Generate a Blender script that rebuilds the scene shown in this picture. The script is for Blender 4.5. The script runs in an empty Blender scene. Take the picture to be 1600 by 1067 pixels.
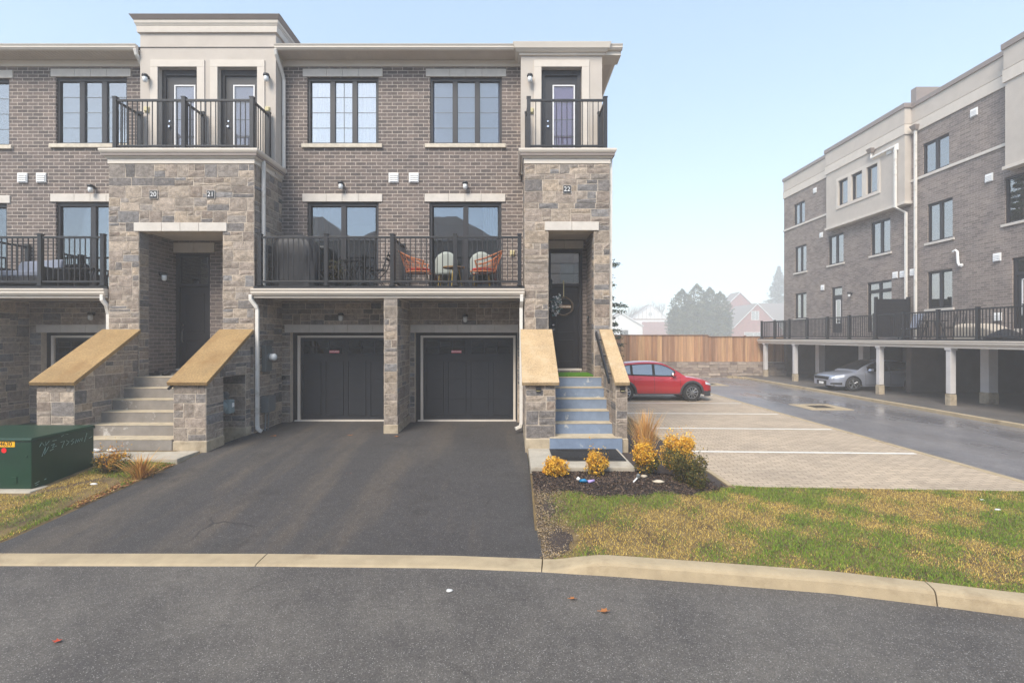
import bpy, bmesh, math, random
import numpy as np
from mathutils import Vector, Matrix

# ---------------------------------------------------------------- camera, sky, sun, exposure
S = bpy.context.scene
COL = S.collection
H = 2.17                                    # eye height above the garage floor
cam_d = bpy.data.cameras.new("camera"); cam = bpy.data.objects.new("camera", cam_d); COL.objects.link(cam)
cam.location = (0, 0, H); cam.rotation_euler = (math.radians(90), 0, 0)
cam_d.sensor_width = 36; cam_d.lens = 780 / 1600 * 36; cam_d.shift_y = -6.5 / 1600
cam_d.clip_start = 0.05; cam_d.clip_end = 2000
S.camera = cam

SUN_EL, SUN_AZ = 47.0, 207.0                # azimuth: direction the light comes from, clockwise from +Y
W_ = bpy.data.worlds.new("World"); S.world = W_; W_.use_nodes = True
nt = W_.node_tree
for n in list(nt.nodes): nt.nodes.remove(n)
out = nt.nodes.new("ShaderNodeOutputWorld"); bg = nt.nodes.new("ShaderNodeBackground")
sky = nt.nodes.new("ShaderNodeTexSky"); sky.sky_type = 'NISHITA'; sky.sun_disc = False
sky.sun_elevation = math.radians(SUN_EL); sky.sun_rotation = math.radians(SUN_AZ)
sky.air_density = 1.0; sky.dust_density = 1.0; sky.ozone_density = 1.0
bg.inputs["Strength"].default_value = 0.10
veil = nt.nodes.new("ShaderNodeMix"); veil.data_type = 'RGBA'; veil.inputs[0].default_value = 0.5   # thin high cloud over the clear sky
veil.inputs[7].default_value = (1.42, 2.08, 2.62, 1); nt.links.new(sky.outputs[0], veil.inputs[6]); nt.links.new(veil.outputs[2], bg.inputs[0]); nt.links.new(bg.outputs[0], out.inputs[0])

sl = bpy.data.lights.new("sun", 'SUN'); sl.energy = 1.5; sl.angle = math.radians(28); sl.color = (1.0, 0.91, 0.77)
so = bpy.data.objects.new("sun", sl); COL.objects.link(so)
_az, _el = math.radians(SUN_AZ), math.radians(SUN_EL)
_d = Vector((math.sin(_az) * math.cos(_el), math.cos(_az) * math.cos(_el), math.sin(_el)))
so.rotation_euler = _d.to_track_quat('Z', 'Y').to_euler()

S.view_settings.view_transform = 'Standard'; S.view_settings.look = 'None'
S.view_settings.exposure = 1.87; S.view_settings.gamma = 1.0
S.render.engine = 'CYCLES'
cy = S.cycles
cy.use_denoising = True
cy.max_bounces = 8; cy.diffuse_bounces = 4; cy.glossy_bounces = 3; cy.transparent_max_bounces = 12; cy.volume_bounces = 2
cy.sample_clamp_indirect = 6.0

# ---------------------------------------------------------------- helpers
R = random.Random(7); HAZE = 0.0043
def lin(c):
    f = lambda v: (v / 255 / 12.92) if v <= 10 else ((v / 255 + 0.055) / 1.055) ** 2.4
    return (f(c[0]), f(c[1]), f(c[2]), 1.0)
def world_loc(o):
    v = Vector((0, 0, 0))
    while o is not None:
        v += o.location; o = o.parent
    return v
def tag(o, label=None, cat=None, group=None, kind=None):
    if label: o["label"] = label
    if cat: o["category"] = cat
    if group: o["group"] = group
    if kind: o["kind"] = kind
    return o
def thing(name, label, cat, loc=(0, 0, 0), rz=0.0, group=None):
    o = bpy.data.objects.new(name, None); COL.objects.link(o)
    o.empty_display_size = 0.1
    o.location = loc; o.rotation_euler = (0, 0, rz)
    return tag(o, label, cat, group)
def copy_tree(o, parent=None):
    c = o.copy(); COL.objects.link(c)
    if parent is not None: c.parent = parent
    for ch in list(o.children): copy_tree(ch, c)
    return c

class MB:
    """collects geometry, then links it as ONE mesh object"""
    def __init__(s): s.v = []; s.f = []; s.m = []; s.c = []; s.cur = 0; s.col = None
    def face(s, idx, col=None):
        s.f.append(tuple(idx)); s.m.append(s.cur); s.c.append(col or s.col or (1, 1, 1, 1))
    def quad(s, a, b, c, d, col=None):
        n = len(s.v); s.v += [tuple(a), tuple(b), tuple(c), tuple(d)]; s.face((n, n + 1, n + 2, n + 3), col)
    def poly(s, pts, col=None):
        n = len(s.v); s.v += [tuple(p) for p in pts]; s.face(range(n, n + len(pts)), col)
    def hexa(s, p, col=None):       # 8 pts: bottom ring 0-3, top ring 4-7
        n = len(s.v); s.v += [tuple(q) for q in p]
        for q in ((3, 2, 1, 0), (4, 5, 6, 7), (0, 1, 5, 4), (1, 2, 6, 5), (2, 3, 7, 6), (3, 0, 4, 7)):
            s.face([n + i for i in q], col)
        return s
    def box(s, x0, y0, z0, x1, y1, z1, col=None):
        return s.hexa([(x0, y0, z0), (x1, y0, z0), (x1, y1, z0), (x0, y1, z0), (x0, y0, z1), (x1, y0, z1), (x1, y1, z1), (x0, y1, z1)], col)
    def prism(s, pts, d, col=None):  # planar polygon pts extruded by vector d
        n = len(s.v); k = len(pts); d = Vector(d)
        s.v += [tuple(p) for p in pts] + [tuple(Vector(p) + d) for p in pts]
        s.face(list(range(n, n + k)), col); s.face(list(range(n + 2 * k - 1, n + k - 1, -1)), col)
        for i in range(k):
            j = (i + 1) % k; s.face((n + i, n + j, n + k + j, n + k + i), col)
        return s
    def prism_x(s, yz, x0, x1, col=None): return s.prism([(x0, a, b) for a, b in yz], (x1 - x0, 0, 0), col)
    def prism_y(s, xz, y0, y1, col=None): return s.prism([(a, y0, b) for a, b in xz], (0, y1 - y0, 0), col)
    def prism_z(s, xy, z0, z1, col=None): return s.prism([(a, b, z0) for a, b in xy], (0, 0, z1 - z0), col)
    def tube(s, path, r, n=8, col=None, rot=0.0, cap=True):
        P = [Vector(p) for p in path]; rr = r if isinstance(r, (list, tuple)) else [r] * len(P)
        base = len(s.v); up = None
        for i, p in enumerate(P):
            t = (P[min(i + 1, len(P) - 1)] - P[max(i - 1, 0)])
            t = t.normalized() if t.length > 1e-9 else Vector((0, 0, 1))
            if up is None: up = Vector((0, 0, 1)) if abs(t.z) < 0.9 else Vector((0, 1, 0))
            a = t.cross(up)
            if a.length < 1e-4: a = t.cross(Vector((1, 0.2, 0)))
            a.normalize(); b = a.cross(t).normalized(); up = b
            for k in range(n):
                w = 2 * math.pi * k / n + rot
                s.v.append(tuple(p + (a * math.cos(w) + b * math.sin(w)) * rr[i]))
        for i in range(len(P) - 1):
            for k in range(n):
                q = (k + 1) % n
                s.face((base + i * n + k, base + i * n + q, base + (i + 1) * n + q, base + (i + 1) * n + k), col)
        if cap:
            s.face([base + k for k in range(n)][::-1], col); s.face([base + (len(P) - 1) * n + k for k in range(n)], col)
        return s
    def lathe(s, prof, c=(0, 0, 0), n=20, axis='z', col=None, cap=True):  # prof: (r, h)
        base = len(s.v); c = Vector(c)
        for r, h in prof:
            for k in range(n):
                w = 2 * math.pi * k / n
                p = (r * math.cos(w), r * math.sin(w), h)
                if axis == 'y': p = (p[0], p[2], p[1])
                if axis == 'x': p = (p[2], p[0], p[1])
                s.v.append(tuple(c + Vector(p)))
        for i in range(len(prof) - 1):
            for k in range(n):
                q = (k + 1) % n
                s.face((base + i * n + k, base + i * n + q, base + (i + 1) * n + q, base + (i + 1) * n + k), col)
        if cap: s.face([base + k for k in range(n)][::-1], col); s.face([base + (len(prof) - 1) * n + k for k in range(n)], col)
        return s
    def grid(s, rows, col=None):   # rows: list of equally long point lists
        base = len(s.v); m = len(rows[0])
        for r in rows: s.v += [tuple(p) for p in r]
        for i in range(len(rows) - 1):
            for j in range(m - 1):
                s.face((base + i * m + j, base + i * m + j + 1, base + (i + 1) * m + j + 1, base + (i + 1) * m + j), col)
        return s
    def build(s, name, mats, parent=None, local=False, bevel=0, smooth=False, seg=2, colattr=False):
        me = bpy.data.meshes.new(name)
        o0 = Vector((0, 0, 0)) if (parent is None or local) else world_loc(parent)
        vv = [(a - o0.x, b - o0.y, c - o0.z) for a, b, c in s.v]
        me.from_pydata(vv, [], s.f)
        mats = mats if isinstance(mats, (list, tuple)) else [mats]
        for m in mats: me.materials.append(m)
        if len(mats) > 1: me.polygons.foreach_set("material_index", s.m)
        if colattr:
            at = me.attributes.new("tint", 'FLOAT_COLOR', 'FACE')
            at.data.foreach_set("color", np.array(s.c, dtype=np.float32).ravel())
        if smooth: me.polygons.foreach_set("use_smooth", [True] * len(me.polygons))
        bm = bmesh.new(); bm.from_mesh(me); bmesh.ops.recalc_face_normals(bm, faces=bm.faces); bm.to_mesh(me); bm.free()
        me.update()
        o = bpy.data.objects.new(name, me); COL.objects.link(o)
        if parent is not None: o.parent = parent
        if bevel:
            b = o.modifiers.new("bevel", 'BEVEL'); b.width = bevel; b.segments = seg; b.limit_method = 'ANGLE'; b.angle_limit = math.radians(40)
        return o

def fast_mesh(name, verts, faces, cols, mat, parent=None):
    """numpy: verts (n,3), faces (m,k), cols (m,4) per face"""
    if parent is not None: verts = verts - np.array(world_loc(parent))
    me = bpy.data.meshes.new(name); m, k = faces.shape
    me.vertices.add(len(verts)); me.vertices.foreach_set("co", verts.astype(np.float32).ravel())
    me.loops.add(m * k); me.loops.foreach_set("vertex_index", faces.astype(np.int32).ravel())
    me.polygons.add(m)
    me.polygons.foreach_set("loop_start", np.arange(0, m * k, k, dtype=np.int32))
    at = me.attributes.new("tint", 'FLOAT_COLOR', 'FACE'); at.data.foreach_set("color", cols.astype(np.float32).ravel())
    me.materials.append(mat); me.update(calc_edges=True); me.validate()
    o = bpy.data.objects.new(name, me); COL.objects.link(o)
    if parent is not None: o.parent = parent
    return o

def leaf_cloud(P, size, cols, rng, flat=0.0, aspect=0.55):
    """one rhombic leaf per point of P (n,3); returns verts, faces"""
    n = len(P)
    a = rng.normal(size=(n, 3)); a[:, 2] *= (1 - flat); a /= np.linalg.norm(a, axis=1)[:, None]
    b = rng.normal(size=(n, 3)); b -= a * (a * b).sum(1)[:, None]; b /= np.linalg.norm(b, axis=1)[:, None]
    sz = (size * rng.uniform(0.6, 1.3, n))[:, None]
    v = np.stack([P - a * sz, P + b * sz * aspect, P + a * sz, P - b * sz * aspect], 1).reshape(-1, 3)
    f = np.arange(4 * n).reshape(n, 4)
    return v, f

# ---------------------------------------------------------------- materials
MATS = {}
def nodes_of(name):
    m = bpy.data.materials.new(name); m.use_nodes = True; t = m.node_tree
    return m, t, t.nodes["Principled BSDF"]
def N(t, typ, **kw):
    n = t.nodes.new(typ)
    for k, v in kw.items(): setattr(n, k, v)
    return n
def mixc(t, fac, a, b, blend='MIX'):
    n = N(t, "ShaderNodeMix", data_type='RGBA', blend_type=blend)
    for sock, val in ((n.inputs[0], fac), (n.inputs[6], a), (n.inputs[7], b)):
        if hasattr(val, "links") or isinstance(val, bpy.types.NodeSocket): t.links.new(val, sock)
        else: sock.default_value = val
    return n.outputs[2]
def ramp(t, fac, p0, p1, c0=(0, 0, 0, 1), c1=(1, 1, 1, 1)):
    n = N(t, "ShaderNodeValToRGB"); e = n.color_ramp.elements
    e[0].position = p0; e[0].color = c0; e[1].position = p1; e[1].color = c1
    t.links.new(fac, n.inputs[0]); return n.outputs[0]
def pos(t): return N(t, "ShaderNodeNewGeometry").outputs["Position"]
def noise(t, vec, scale, detail=4, rough=0.6, sx=None):
    if sx:
        mp = N(t, "ShaderNodeMapping"); mp.inputs["Scale"].default_value = sx; t.links.new(vec, mp.inputs[0]); vec = mp.outputs[0]
    n = N(t, "ShaderNodeTexNoise"); n.inputs["Scale"].default_value = scale; n.inputs["Detail"].default_value = detail
    n.inputs["Roughness"].default_value = rough; t.links.new(vec, n.inputs["Vector"]); return n.outputs[0]
def bump(t, bsdf, h, strength=0.3, dist=0.01):
    b = N(t, "ShaderNodeBump"); b.inputs["Strength"].default_value = strength; b.inputs["Distance"].default_value = dist
    t.links.new(h, b.inputs["Height"]); t.links.new(b.outputs[0], bsdf.inputs["Normal"]); return b
def wall_coords(t):
    """(u, z) on any vertical wall: u is x on walls facing y, y on walls facing x"""
    g = N(t, "ShaderNodeNewGeometry")
    sp = N(t, "ShaderNodeSeparateXYZ"); t.links.new(g.outputs["Position"], sp.inputs[0])
    sn = N(t, "ShaderNodeSeparateXYZ"); t.links.new(g.outputs["True Normal"], sn.inputs[0])
    ab = N(t, "ShaderNodeMath", operation='ABSOLUTE'); t.links.new(sn.outputs[0], ab.inputs[0])
    gt = N(t, "ShaderNodeMath", operation='GREATER_THAN'); t.links.new(ab.outputs[0], gt.inputs[0]); gt.inputs[1].default_value = 0.5
    mx = N(t, "ShaderNodeMix", data_type='FLOAT'); t.links.new(gt.outputs[0], mx.inputs[0]); t.links.new(sp.outputs[0], mx.inputs[2]); t.links.new(sp.outputs[1], mx.inputs[3])
    c = N(t, "ShaderNodeCombineXYZ"); t.links.new(mx.outputs[0], c.inputs[0]); t.links.new(sp.outputs[2], c.inputs[1])
    return c.outputs[0]

def plain(name, col, rough=0.6, metal=0.0, var=0.12, vscale=3.0, bmp=0.0, bscale=60.0, spec=0.5, coat=0.0, attr=False, sx=None, dirt=None, grit=0):
    m, t, b = nodes_of(name)
    p = pos(t); n1 = noise(t, p, vscale, 5, 0.6, sx)
    col = tuple(col[:3]) + (1,)
    if attr:
        a = N(t, "ShaderNodeAttribute"); a.attribute_name = "tint"; base = a.outputs[0]
    else:
        base = col
    lo = tuple(max(0, 1 - var) for _ in range(3)) + (1,); hi = tuple(1 + var for _ in range(3)) + (1,)
    k = ramp(t, n1, 0.3, 0.7, lo, hi)
    c = mixc(t, 1.0, base, k, 'MULTIPLY')
    if grit: c = mixc(t, 1.0, c, ramp(t, noise(t, p, grit, 4, 0.7), 0.3, 0.7, (.62, .61, .60, 1), (1.34, 1.33, 1.32, 1)), 'MULTIPLY')
    if dirt:
        dcol, d0, d1, dsc = dirt
        dn = noise(t, p, dsc, 6, 0.65)
        c = mixc(t, ramp(t, dn, d0, d1), c, dcol)
    t.links.new(c, b.inputs["Base Color"])
    b.inputs["Roughness"].default_value = rough; b.inputs["Metallic"].default_value = metal
    b.inputs["Specular IOR Level"].default_value = spec; b.inputs["Coat Weight"].default_value = coat
    b.inputs["Coat Roughness"].default_value = 0.05
    if bmp: bump(t, b, noise(t, p, bscale, 4, 0.6), bmp, 0.01)
    MATS[name] = m; return m

def brick_mat(name, c1, c2, mortar, bw=0.267, rh=0.09, ms=0.007):
    m, t, b = nodes_of(name)
    uv = wall_coords(t)
    br = N(t, "ShaderNodeTexBrick"); t.links.new(uv, br.inputs["Vector"])
    br.inputs["Scale"].default_value = 1.0; br.inputs["Brick Width"].default_value = bw; br.inputs["Row Height"].default_value = rh
    br.inputs["Mortar Size"].default_value = ms; br.inputs["Mortar Smooth"].default_value = 0.25; br.inputs["Bias"].default_value = -0.1
    br.inputs["Color1"].default_value = c1; br.inputs["Color2"].default_value = c2; br.inputs["Mortar"].default_value = mortar
    p = pos(t)
    n1 = noise(t, p, 1.1, 5, 0.65); n2 = noise(t, p, 22, 5, 0.7)
    c = mixc(t, 1.0, br.outputs[0], ramp(t, n1, 0.3, 0.72, (0.82, 0.82, 0.84, 1), (1.2, 1.17, 1.14, 1)), 'MULTIPLY')
    c = mixc(t, 1.0, c, ramp(t, n2, 0.25, 0.75, (0.72, 0.72, 0.72, 1), (1.28, 1.27, 1.25, 1)), 'MULTIPLY')
    # smears of pale mortar over some bricks
    n3 = noise(t, p, 7, 6, 0.75)
    c = mixc(t, ramp(t, n3, 0.6, 0.78, (0, 0, 0, 1), (0.55, 0.55, 0.55, 1)), c, mortar)
    t.links.new(c, b.inputs["Base Color"]); b.inputs["Roughness"].default_value = 0.88
    ad = N(t, "ShaderNodeMath", operation='MULTIPLY_ADD'); t.links.new(br.outputs["Fac"], ad.inputs[0]); ad.inputs[1].default_value = -1.0
    t.links.new(n2, ad.inputs[2])
    bump(t, b, ad.outputs[0], 0.55, 0.012)
    MATS[name] = m; return m

def glass_mat(name, tint=(0.75, 0.82, 0.86, 1), refl=0.32, rcol=(0.92, 0.96, 1, 1), rough=0.01, wob=.04):
    m, t, b = nodes_of(name); t.nodes.remove(b)
    o = t.nodes["Material Output"]
    tr = N(t, "ShaderNodeBsdfTransparent"); tr.inputs[0].default_value = tint
    gl = N(t, "ShaderNodeBsdfGlossy"); gl.inputs["Color"].default_value = rcol; gl.inputs["Roughness"].default_value = rough
    fr = N(t, "ShaderNodeFresnel"); fr.inputs[0].default_value = 1.5
    ad = N(t, "ShaderNodeMath", operation='ADD', use_clamp=True); t.links.new(fr.outputs[0], ad.inputs[0]); ad.inputs[1].default_value = refl - 0.04
    mx = N(t, "ShaderNodeMixShader"); t.links.new(ad.outputs[0], mx.inputs[0]); t.links.new(tr.outputs[0], mx.inputs[1]); t.links.new(gl.outputs[0], mx.inputs[2])
    bp = N(t, "ShaderNodeBump"); bp.inputs["Strength"].default_value = wob; bp.inputs["Distance"].default_value = 0.02
    t.links.new(noise(t, pos(t), 1.6, 2, 0.5), bp.inputs["Height"]); t.links.new(bp.outputs[0], gl.inputs["Normal"])
    t.links.new(mx.outputs[0], o.inputs[0]); MATS[name] = m; return m

def asphalt_mat(name, base, speck, wear, rough=0.8, wet=0.0, grain=90.0, amt=0.35, tracks=None, cracks=0):
    m, t, b = nodes_of(name); p = pos(t)
    n1 = noise(t, p, 0.55, 6, 0.65); n2 = noise(t, p, grain * 0.9, 3, 0.7); n3 = noise(t, p, 9, 5, 0.7)
    c = mixc(t, ramp(t, n1, 0.38, 0.66), base, wear)
    if tracks:
        tn = noise(t, p, 1.0, 4, 0.6, (1.5, 0.16, 1)); c = mixc(t, ramp(t, tn, 0.5, 0.66), c, tracks)
        dn = noise(t, p, 1.1, 5, 0.65); c = mixc(t, ramp(t, dn, 0.56, 0.72, (0, 0, 0, 1), (.75, .75, .75, 1)), c, lin((48, 45, 44)))
    c = mixc(t, 1.0, c, ramp(t, n3, 0.3, 0.7, (0.82, 0.82, 0.82, 1), (1.16, 1.16, 1.16, 1)), 'MULTIPLY')
    c = mixc(t, 1.0, c, ramp(t, n2, 0.25, 0.75, (0.45, 0.45, 0.46, 1), (1.6, 1.6, 1.58, 1)), 'MULTIPLY')
    vo = N(t, "ShaderNodeTexVoronoi"); vo.inputs["Scale"].default_value = grain; t.links.new(p, vo.inputs["Vector"])
    sp = N(t, "ShaderNodeSeparateColor"); t.links.new(vo.outputs["Color"], sp.inputs[0])
    sel = ramp(t, sp.outputs[0], 1 - amt, 1.0, (0, 0, 0, 1), (0.8, 0.8, 0.8, 1))
    near = ramp(t, vo.outputs["Distance"], 0.25, 0.5, (1, 1, 1, 1), (0, 0, 0, 1))
    ml = N(t, "ShaderNodeMath", operation='MULTIPLY'); t.links.new(sel, ml.inputs[0]); t.links.new(near, ml.inputs[1])
    c = mixc(t, ml.outputs[0], c, speck)
    if cracks:
        ds = N(t, "ShaderNodeMix", data_type='VECTOR'); ds.inputs[0].default_value = .22; t.links.new(p, ds.inputs[4])
        nz = N(t, "ShaderNodeTexNoise"); nz.inputs["Scale"].default_value = 2.5; nz.inputs["Detail"].default_value = 6; t.links.new(p, nz.inputs["Vector"]); t.links.new(nz.outputs["Color"], ds.inputs[5])
        ve = N(t, "ShaderNodeTexVoronoi", feature='DISTANCE_TO_EDGE'); ve.inputs["Scale"].default_value = cracks; t.links.new(ds.outputs[1], ve.inputs["Vector"])
        ln = ramp(t, ve.outputs["Distance"], 0.0015, 0.006, (1, 1, 1, 1), (0, 0, 0, 1)); mk = ramp(t, noise(t, p, .5, 2, .5), .56, .64)
        mm = N(t, "ShaderNodeMath", operation='MULTIPLY'); t.links.new(ln, mm.inputs[0]); t.links.new(mk, mm.inputs[1]); c = mixc(t, mm.outputs[0], c, lin((48, 45, 44)))
    t.links.new(c, b.inputs["Base Color"])
    if wet:
        rr = ramp(t, noise(t, p, 0.35, 4, 0.6, (1.0, 0.35, 1)), 0.36, 0.62, (0.09, 0.09, 0.09, 1), (rough, rough, rough, 1))
        t.links.new(rr, b.inputs["Roughness"]); b.inputs["Specular IOR Level"].default_value = 0.6
        bump(t, b, n2, 0.10, 0.004)
    else:
        b.inputs["Roughness"].default_value = rough
        bump(t, b, n2, 0.6, 0.006)
    MATS[name] = m; return m

M = MATS
brick_mat("brick", lin((118, 107, 102)), lin((86, 80, 79)), lin((182, 172, 164)), ms=.008)
brick_mat("brick_porch", lin((118, 108, 104)), lin((88, 82, 82)), lin((160, 150, 143)))
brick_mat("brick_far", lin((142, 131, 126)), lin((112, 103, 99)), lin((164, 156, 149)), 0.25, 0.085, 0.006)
brick_mat("brick_red", lin((150, 84, 78)), lin((128, 66, 62)), lin((170, 150, 145)), 0.24, 0.08, 0.006)
plain("stone", (1, 1, 1), 0.92, var=0.34, vscale=11, bmp=1.0, bscale=30, attr=True, dirt=(lin((168, 159, 152)), 0.58, 0.80, 9.0), grit=46)
plain("mortar", lin((196, 183, 168)), 0.95, var=0.14, vscale=9, bmp=0.4)
plain("plinth", lin((176, 162, 140)), 0.9, var=0.22, vscale=5, bmp=0.6, bscale=25, dirt=(lin((120, 105, 85)), 0.5, 0.75, 3.0))
plain("precast", lin((206, 199, 191)), 0.8, var=0.07, vscale=6, bmp=0.2, bscale=90)
plain("sill_stone", lin((204, 194, 178)), 0.85, var=0.14, vscale=9, bmp=0.7, bscale=40)
plain("stucco", lin((190, 181, 172)), 0.9, var=0.06, vscale=2, bmp=0.35, bscale=120)
plain("stucco_trim", lin((206, 197, 187)), 0.85, var=0.05, vscale=3, bmp=0.2, bscale=120)
plain("trim", lin((218, 208, 196)), 0.45, var=0.04, vscale=2)
plain("soffit", lin((206, 194, 182)), 0.6, var=0.06, vscale=3)
plain("cap_metal", lin((140, 128, 122)), 0.4, var=0.06)
plain("downspout_white", lin((226, 222, 216)), 0.4, var=0.05, vscale=3, dirt=(lin((170, 160, 145)), 0.55, 0.8, 4.0))
plain("black_metal", lin((36, 36, 40)), 0.42, var=0.1, vscale=8, spec=0.5)
plain("black_frame", lin((42, 41, 46)), 0.45, var=0.08, vscale=6)
plain("door_black", lin((38, 37, 42)), 0.42, var=0.08, vscale=2)
plain("garage_paint", lin((34, 37, 45)), 0.45, var=0.08, vscale=2)
plain("garage_wood", lin((34, 33, 36)), 0.6, var=0.1)
plain("white_paint", lin((228, 228, 230)), 0.45, var=0.03)
plain("white_plastic", lin((236, 236, 236)), 0.4, var=0.03)
plain("beige_plastic", lin((196, 184, 140)), 0.5, var=0.05)
plain("chrome", (0.7, 0.7, 0.72), 0.22, metal=1.0, var=0.05)
plain("coping", lin((154, 126, 84)), 0.75, var=0.14, vscale=1.6, bmp=0.35, bscale=50, dirt=(lin((132, 100, 58)), 0.5, 0.7, 1.4), grit=34)
plain("coping_pale", lin((184, 158, 122)), 0.75, var=0.12, vscale=2, bmp=0.35, bscale=50, dirt=(lin((196, 174, 142)), 0.5, 0.72, 3.2), grit=40)
plain("concrete", lin((176, 168, 154)), 0.85, var=0.16, vscale=3, bmp=0.4, bscale=60, dirt=(lin((132, 122, 106)), 0.5, 0.8, 2.0))
plain("tread", lin((184, 170, 146)), 0.8, var=0.2, vscale=7, bmp=0.4, bscale=60)
plain("riser_grey", lin((136, 130, 124)), 0.85, var=0.14, vscale=5, bmp=0.4, bscale=50, dirt=(lin((206, 203, 200)), 0.6, 0.68, 2.6))
plain("riser_blue", lin((122, 138, 162)), 0.6, var=0.12, vscale=6, bmp=0.3, bscale=30, dirt=(lin((186, 188, 188)), 0.62, 0.7, 5.0))
plain("kerb", lin((170, 153, 125)), 0.85, var=0.12, vscale=4, bmp=0.5, bscale=70, dirt=(lin((118, 100, 76)), 0.56, 0.82, 1.6))
asphalt_mat("street_asphalt", lin((76, 72, 70)), lin((180, 176, 170)), lin((100, 95, 90)), grain=95, amt=0.28, cracks=.33)
asphalt_mat("driveway_asphalt", lin((61, 58, 58)), lin((150, 146, 142)), lin((68, 65, 64)), grain=110, amt=0.2, tracks=lin((80, 73, 67)), cracks=.5)
asphalt_mat("road_asphalt", lin((108, 106, 110)), lin((150, 150, 152)), lin((128, 124, 124)), rough=0.45, wet=1.0, grain=60, amt=0.2)
asphalt_mat("pad_asphalt", lin((84, 80, 78)), lin((120, 118, 115)), lin((100, 94, 90)), rough=0.6, grain=60, amt=0.15)
plain("line_paint", lin((228, 226, 220)), 0.7, var=0.08, vscale=14, dirt=(lin((176, 165, 150)), 0.62, 0.74, 9.0))
plain("roof_shingle", lin((118, 110, 108)), 0.9, var=0.2, vscale=10)
plain("dark_room", lin((52, 50, 50)), 0.9)
plain("room_wall", lin((150, 146, 140)), 0.9)
plain("carport_concrete", lin((112, 102, 96)), 0.9, var=0.16, vscale=1.5)
plain("column_white", lin((205, 202, 202)), 0.5, var=0.06)
plain("curtain", lin((232, 232, 228)), 0.9, var=0.05, vscale=30, sx=(1, 1, 0.02))
plain("blind", lin((158, 163, 182)), 0.9, var=0.04)
plain("blind_pink", lin((232, 196, 226)), 0.8, var=0.03)
plain("blind_white", lin((232, 226, 232)), 0.8, var=0.03)
plain("green_paint", lin((22, 58, 42)), 0.38, var=0.14, vscale=3, dirt=(lin((40, 70, 58)), 0.6, 0.85, 4.0))
plain("yellow_sign", lin((250, 186, 30)), 0.5, var=0.03)
plain("red_sign", lin((238, 22, 30)), 0.5, var=0.03)
plain("sticker_red", lin((205, 90, 100)), 0.5, var=0.03)
plain("chalk", lin((150, 176, 164)), 0.9, var=0.2, vscale=40)
plain("leaf", (1, 1, 1), 0.75, var=0.1, vscale=30, attr=True, spec=0.25)
plain("blade", (1, 1, 1), 0.8, var=0.08, vscale=30, attr=True, spec=0.2)
plain("bark", lin((94, 82, 70)), 0.9, var=0.2, vscale=20)
plain("lawn_soil", lin((112, 94, 62)), 0.95, var=0.3, vscale=5, bmp=0.8, bscale=60, dirt=(lin((84, 68, 50)), 0.5, 0.62, 2.4))
plain("mulch", lin((62, 52, 48)), 0.9, var=0.3, vscale=30, bmp=0.8, bscale=40)
plain("chip", (1, 1, 1), 0.9, var=0.2, vscale=30, attr=True)
plain("earth", lin((128, 118, 84)), 0.95, var=0.2, vscale=0.6)
plain("board", (1, 1, 1), 0.85, var=0.22, vscale=3, attr=True, sx=(4, 4, 0.3))
plain("block", (1, 1, 1), 0.9, var=0.2, vscale=5, attr=True, bmp=0.7, bscale=20)
plain("fence_rail", lin((140, 112, 92)), 0.85, var=0.15)
plain("rubber", lin((34, 34, 36)), 0.85, var=0.15, vscale=20, bmp=0.4, bscale=120)
plain("turf", lin((84, 128, 42)), 0.95, var=0.3, vscale=60, bmp=1.0, bscale=150)
plain("cover_black", lin((38, 38, 43)), 0.58, var=0.15, vscale=6, bmp=0.4, bscale=14)
plain("wicker", lin((186, 116, 78)), 0.7, var=0.2, vscale=40)
plain("red_cushion", lin((196, 52, 48)), 0.9, var=0.1)
plain("white_velvet", lin((158, 164, 158)), 0.85, var=0.04)
plain("gold", lin((190, 160, 90)), 0.3, metal=0.9)
plain("wood", lin((150, 118, 80)), 0.6, var=0.2, vscale=10)
plain("grey_cushion", lin((128, 134, 150)), 0.95, var=0.08)
plain("beige_cushion", lin((180, 170, 158)), 0.95, var=0.08)
plain("grey_metal", lin((118, 122, 124)), 0.5, metal=0.3, var=0.1)
plain("meter_grey", lin((124, 140, 144)), 0.5, var=0.1)
plain("meter_box", lin((100, 104, 104)), 0.55, var=0.1)
plain("rock", lin((188, 176, 158)), 0.9, var=0.2)
plain("brown_leaf", lin((160, 102, 54)), 0.8, var=0.2, vscale=30)
plain("red_leaf", lin((176, 66, 40)), 0.8, var=0.2, vscale=30)
plain("snow", lin((206, 205, 204)), 0.8, var=0.05)
plain("toy_blue", lin((30, 120, 170)), 0.5)
plain("toy_purple", lin((180, 160, 215)), 0.5)
plain("lens_white", lin((225, 228, 230)), 0.25, var=0.02)
plain("iron", lin((74, 66, 60)), 0.7, var=0.25, vscale=20)
plain("car_red", lin((196, 20, 34)), 0.3, metal=0.25, var=0.03, coat=1.0)
plain("car_silver", lin((176, 182, 198)), 0.3, metal=0.6, var=0.03, coat=1.0)
plain("car_navy", lin((66, 82, 108)), 0.3, metal=0.5, var=0.03, coat=1.0)
plain("car_clad", lin((58, 58, 62)), 0.6, var=0.08)
plain("tyre", lin((42, 42, 44)), 0.85, var=0.1)
plain("rim", lin((150, 152, 156)), 0.3, metal=0.8)
plain("headlight", lin((215, 220, 226)), 0.12, var=0.02, coat=1.0)
plain("tail_red", lin((150, 20, 24)), 0.2, coat=1.0)
plain("amber", lin((225, 110, 60)), 0.3)
glass_mat("glass", tint=(.95, .97, .98, 1), refl=0.16, rcol=(1, .97, .93, 1))
glass_mat("glass_sky", tint=(.97, .98, .99, 1), refl=0.40, rcol=(1, .98, .95, 1))
glass_mat("glass_lite", tint=(.9, .9, .92, 1), refl=0.10, rcol=(1, .97, .93, 1))
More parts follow.
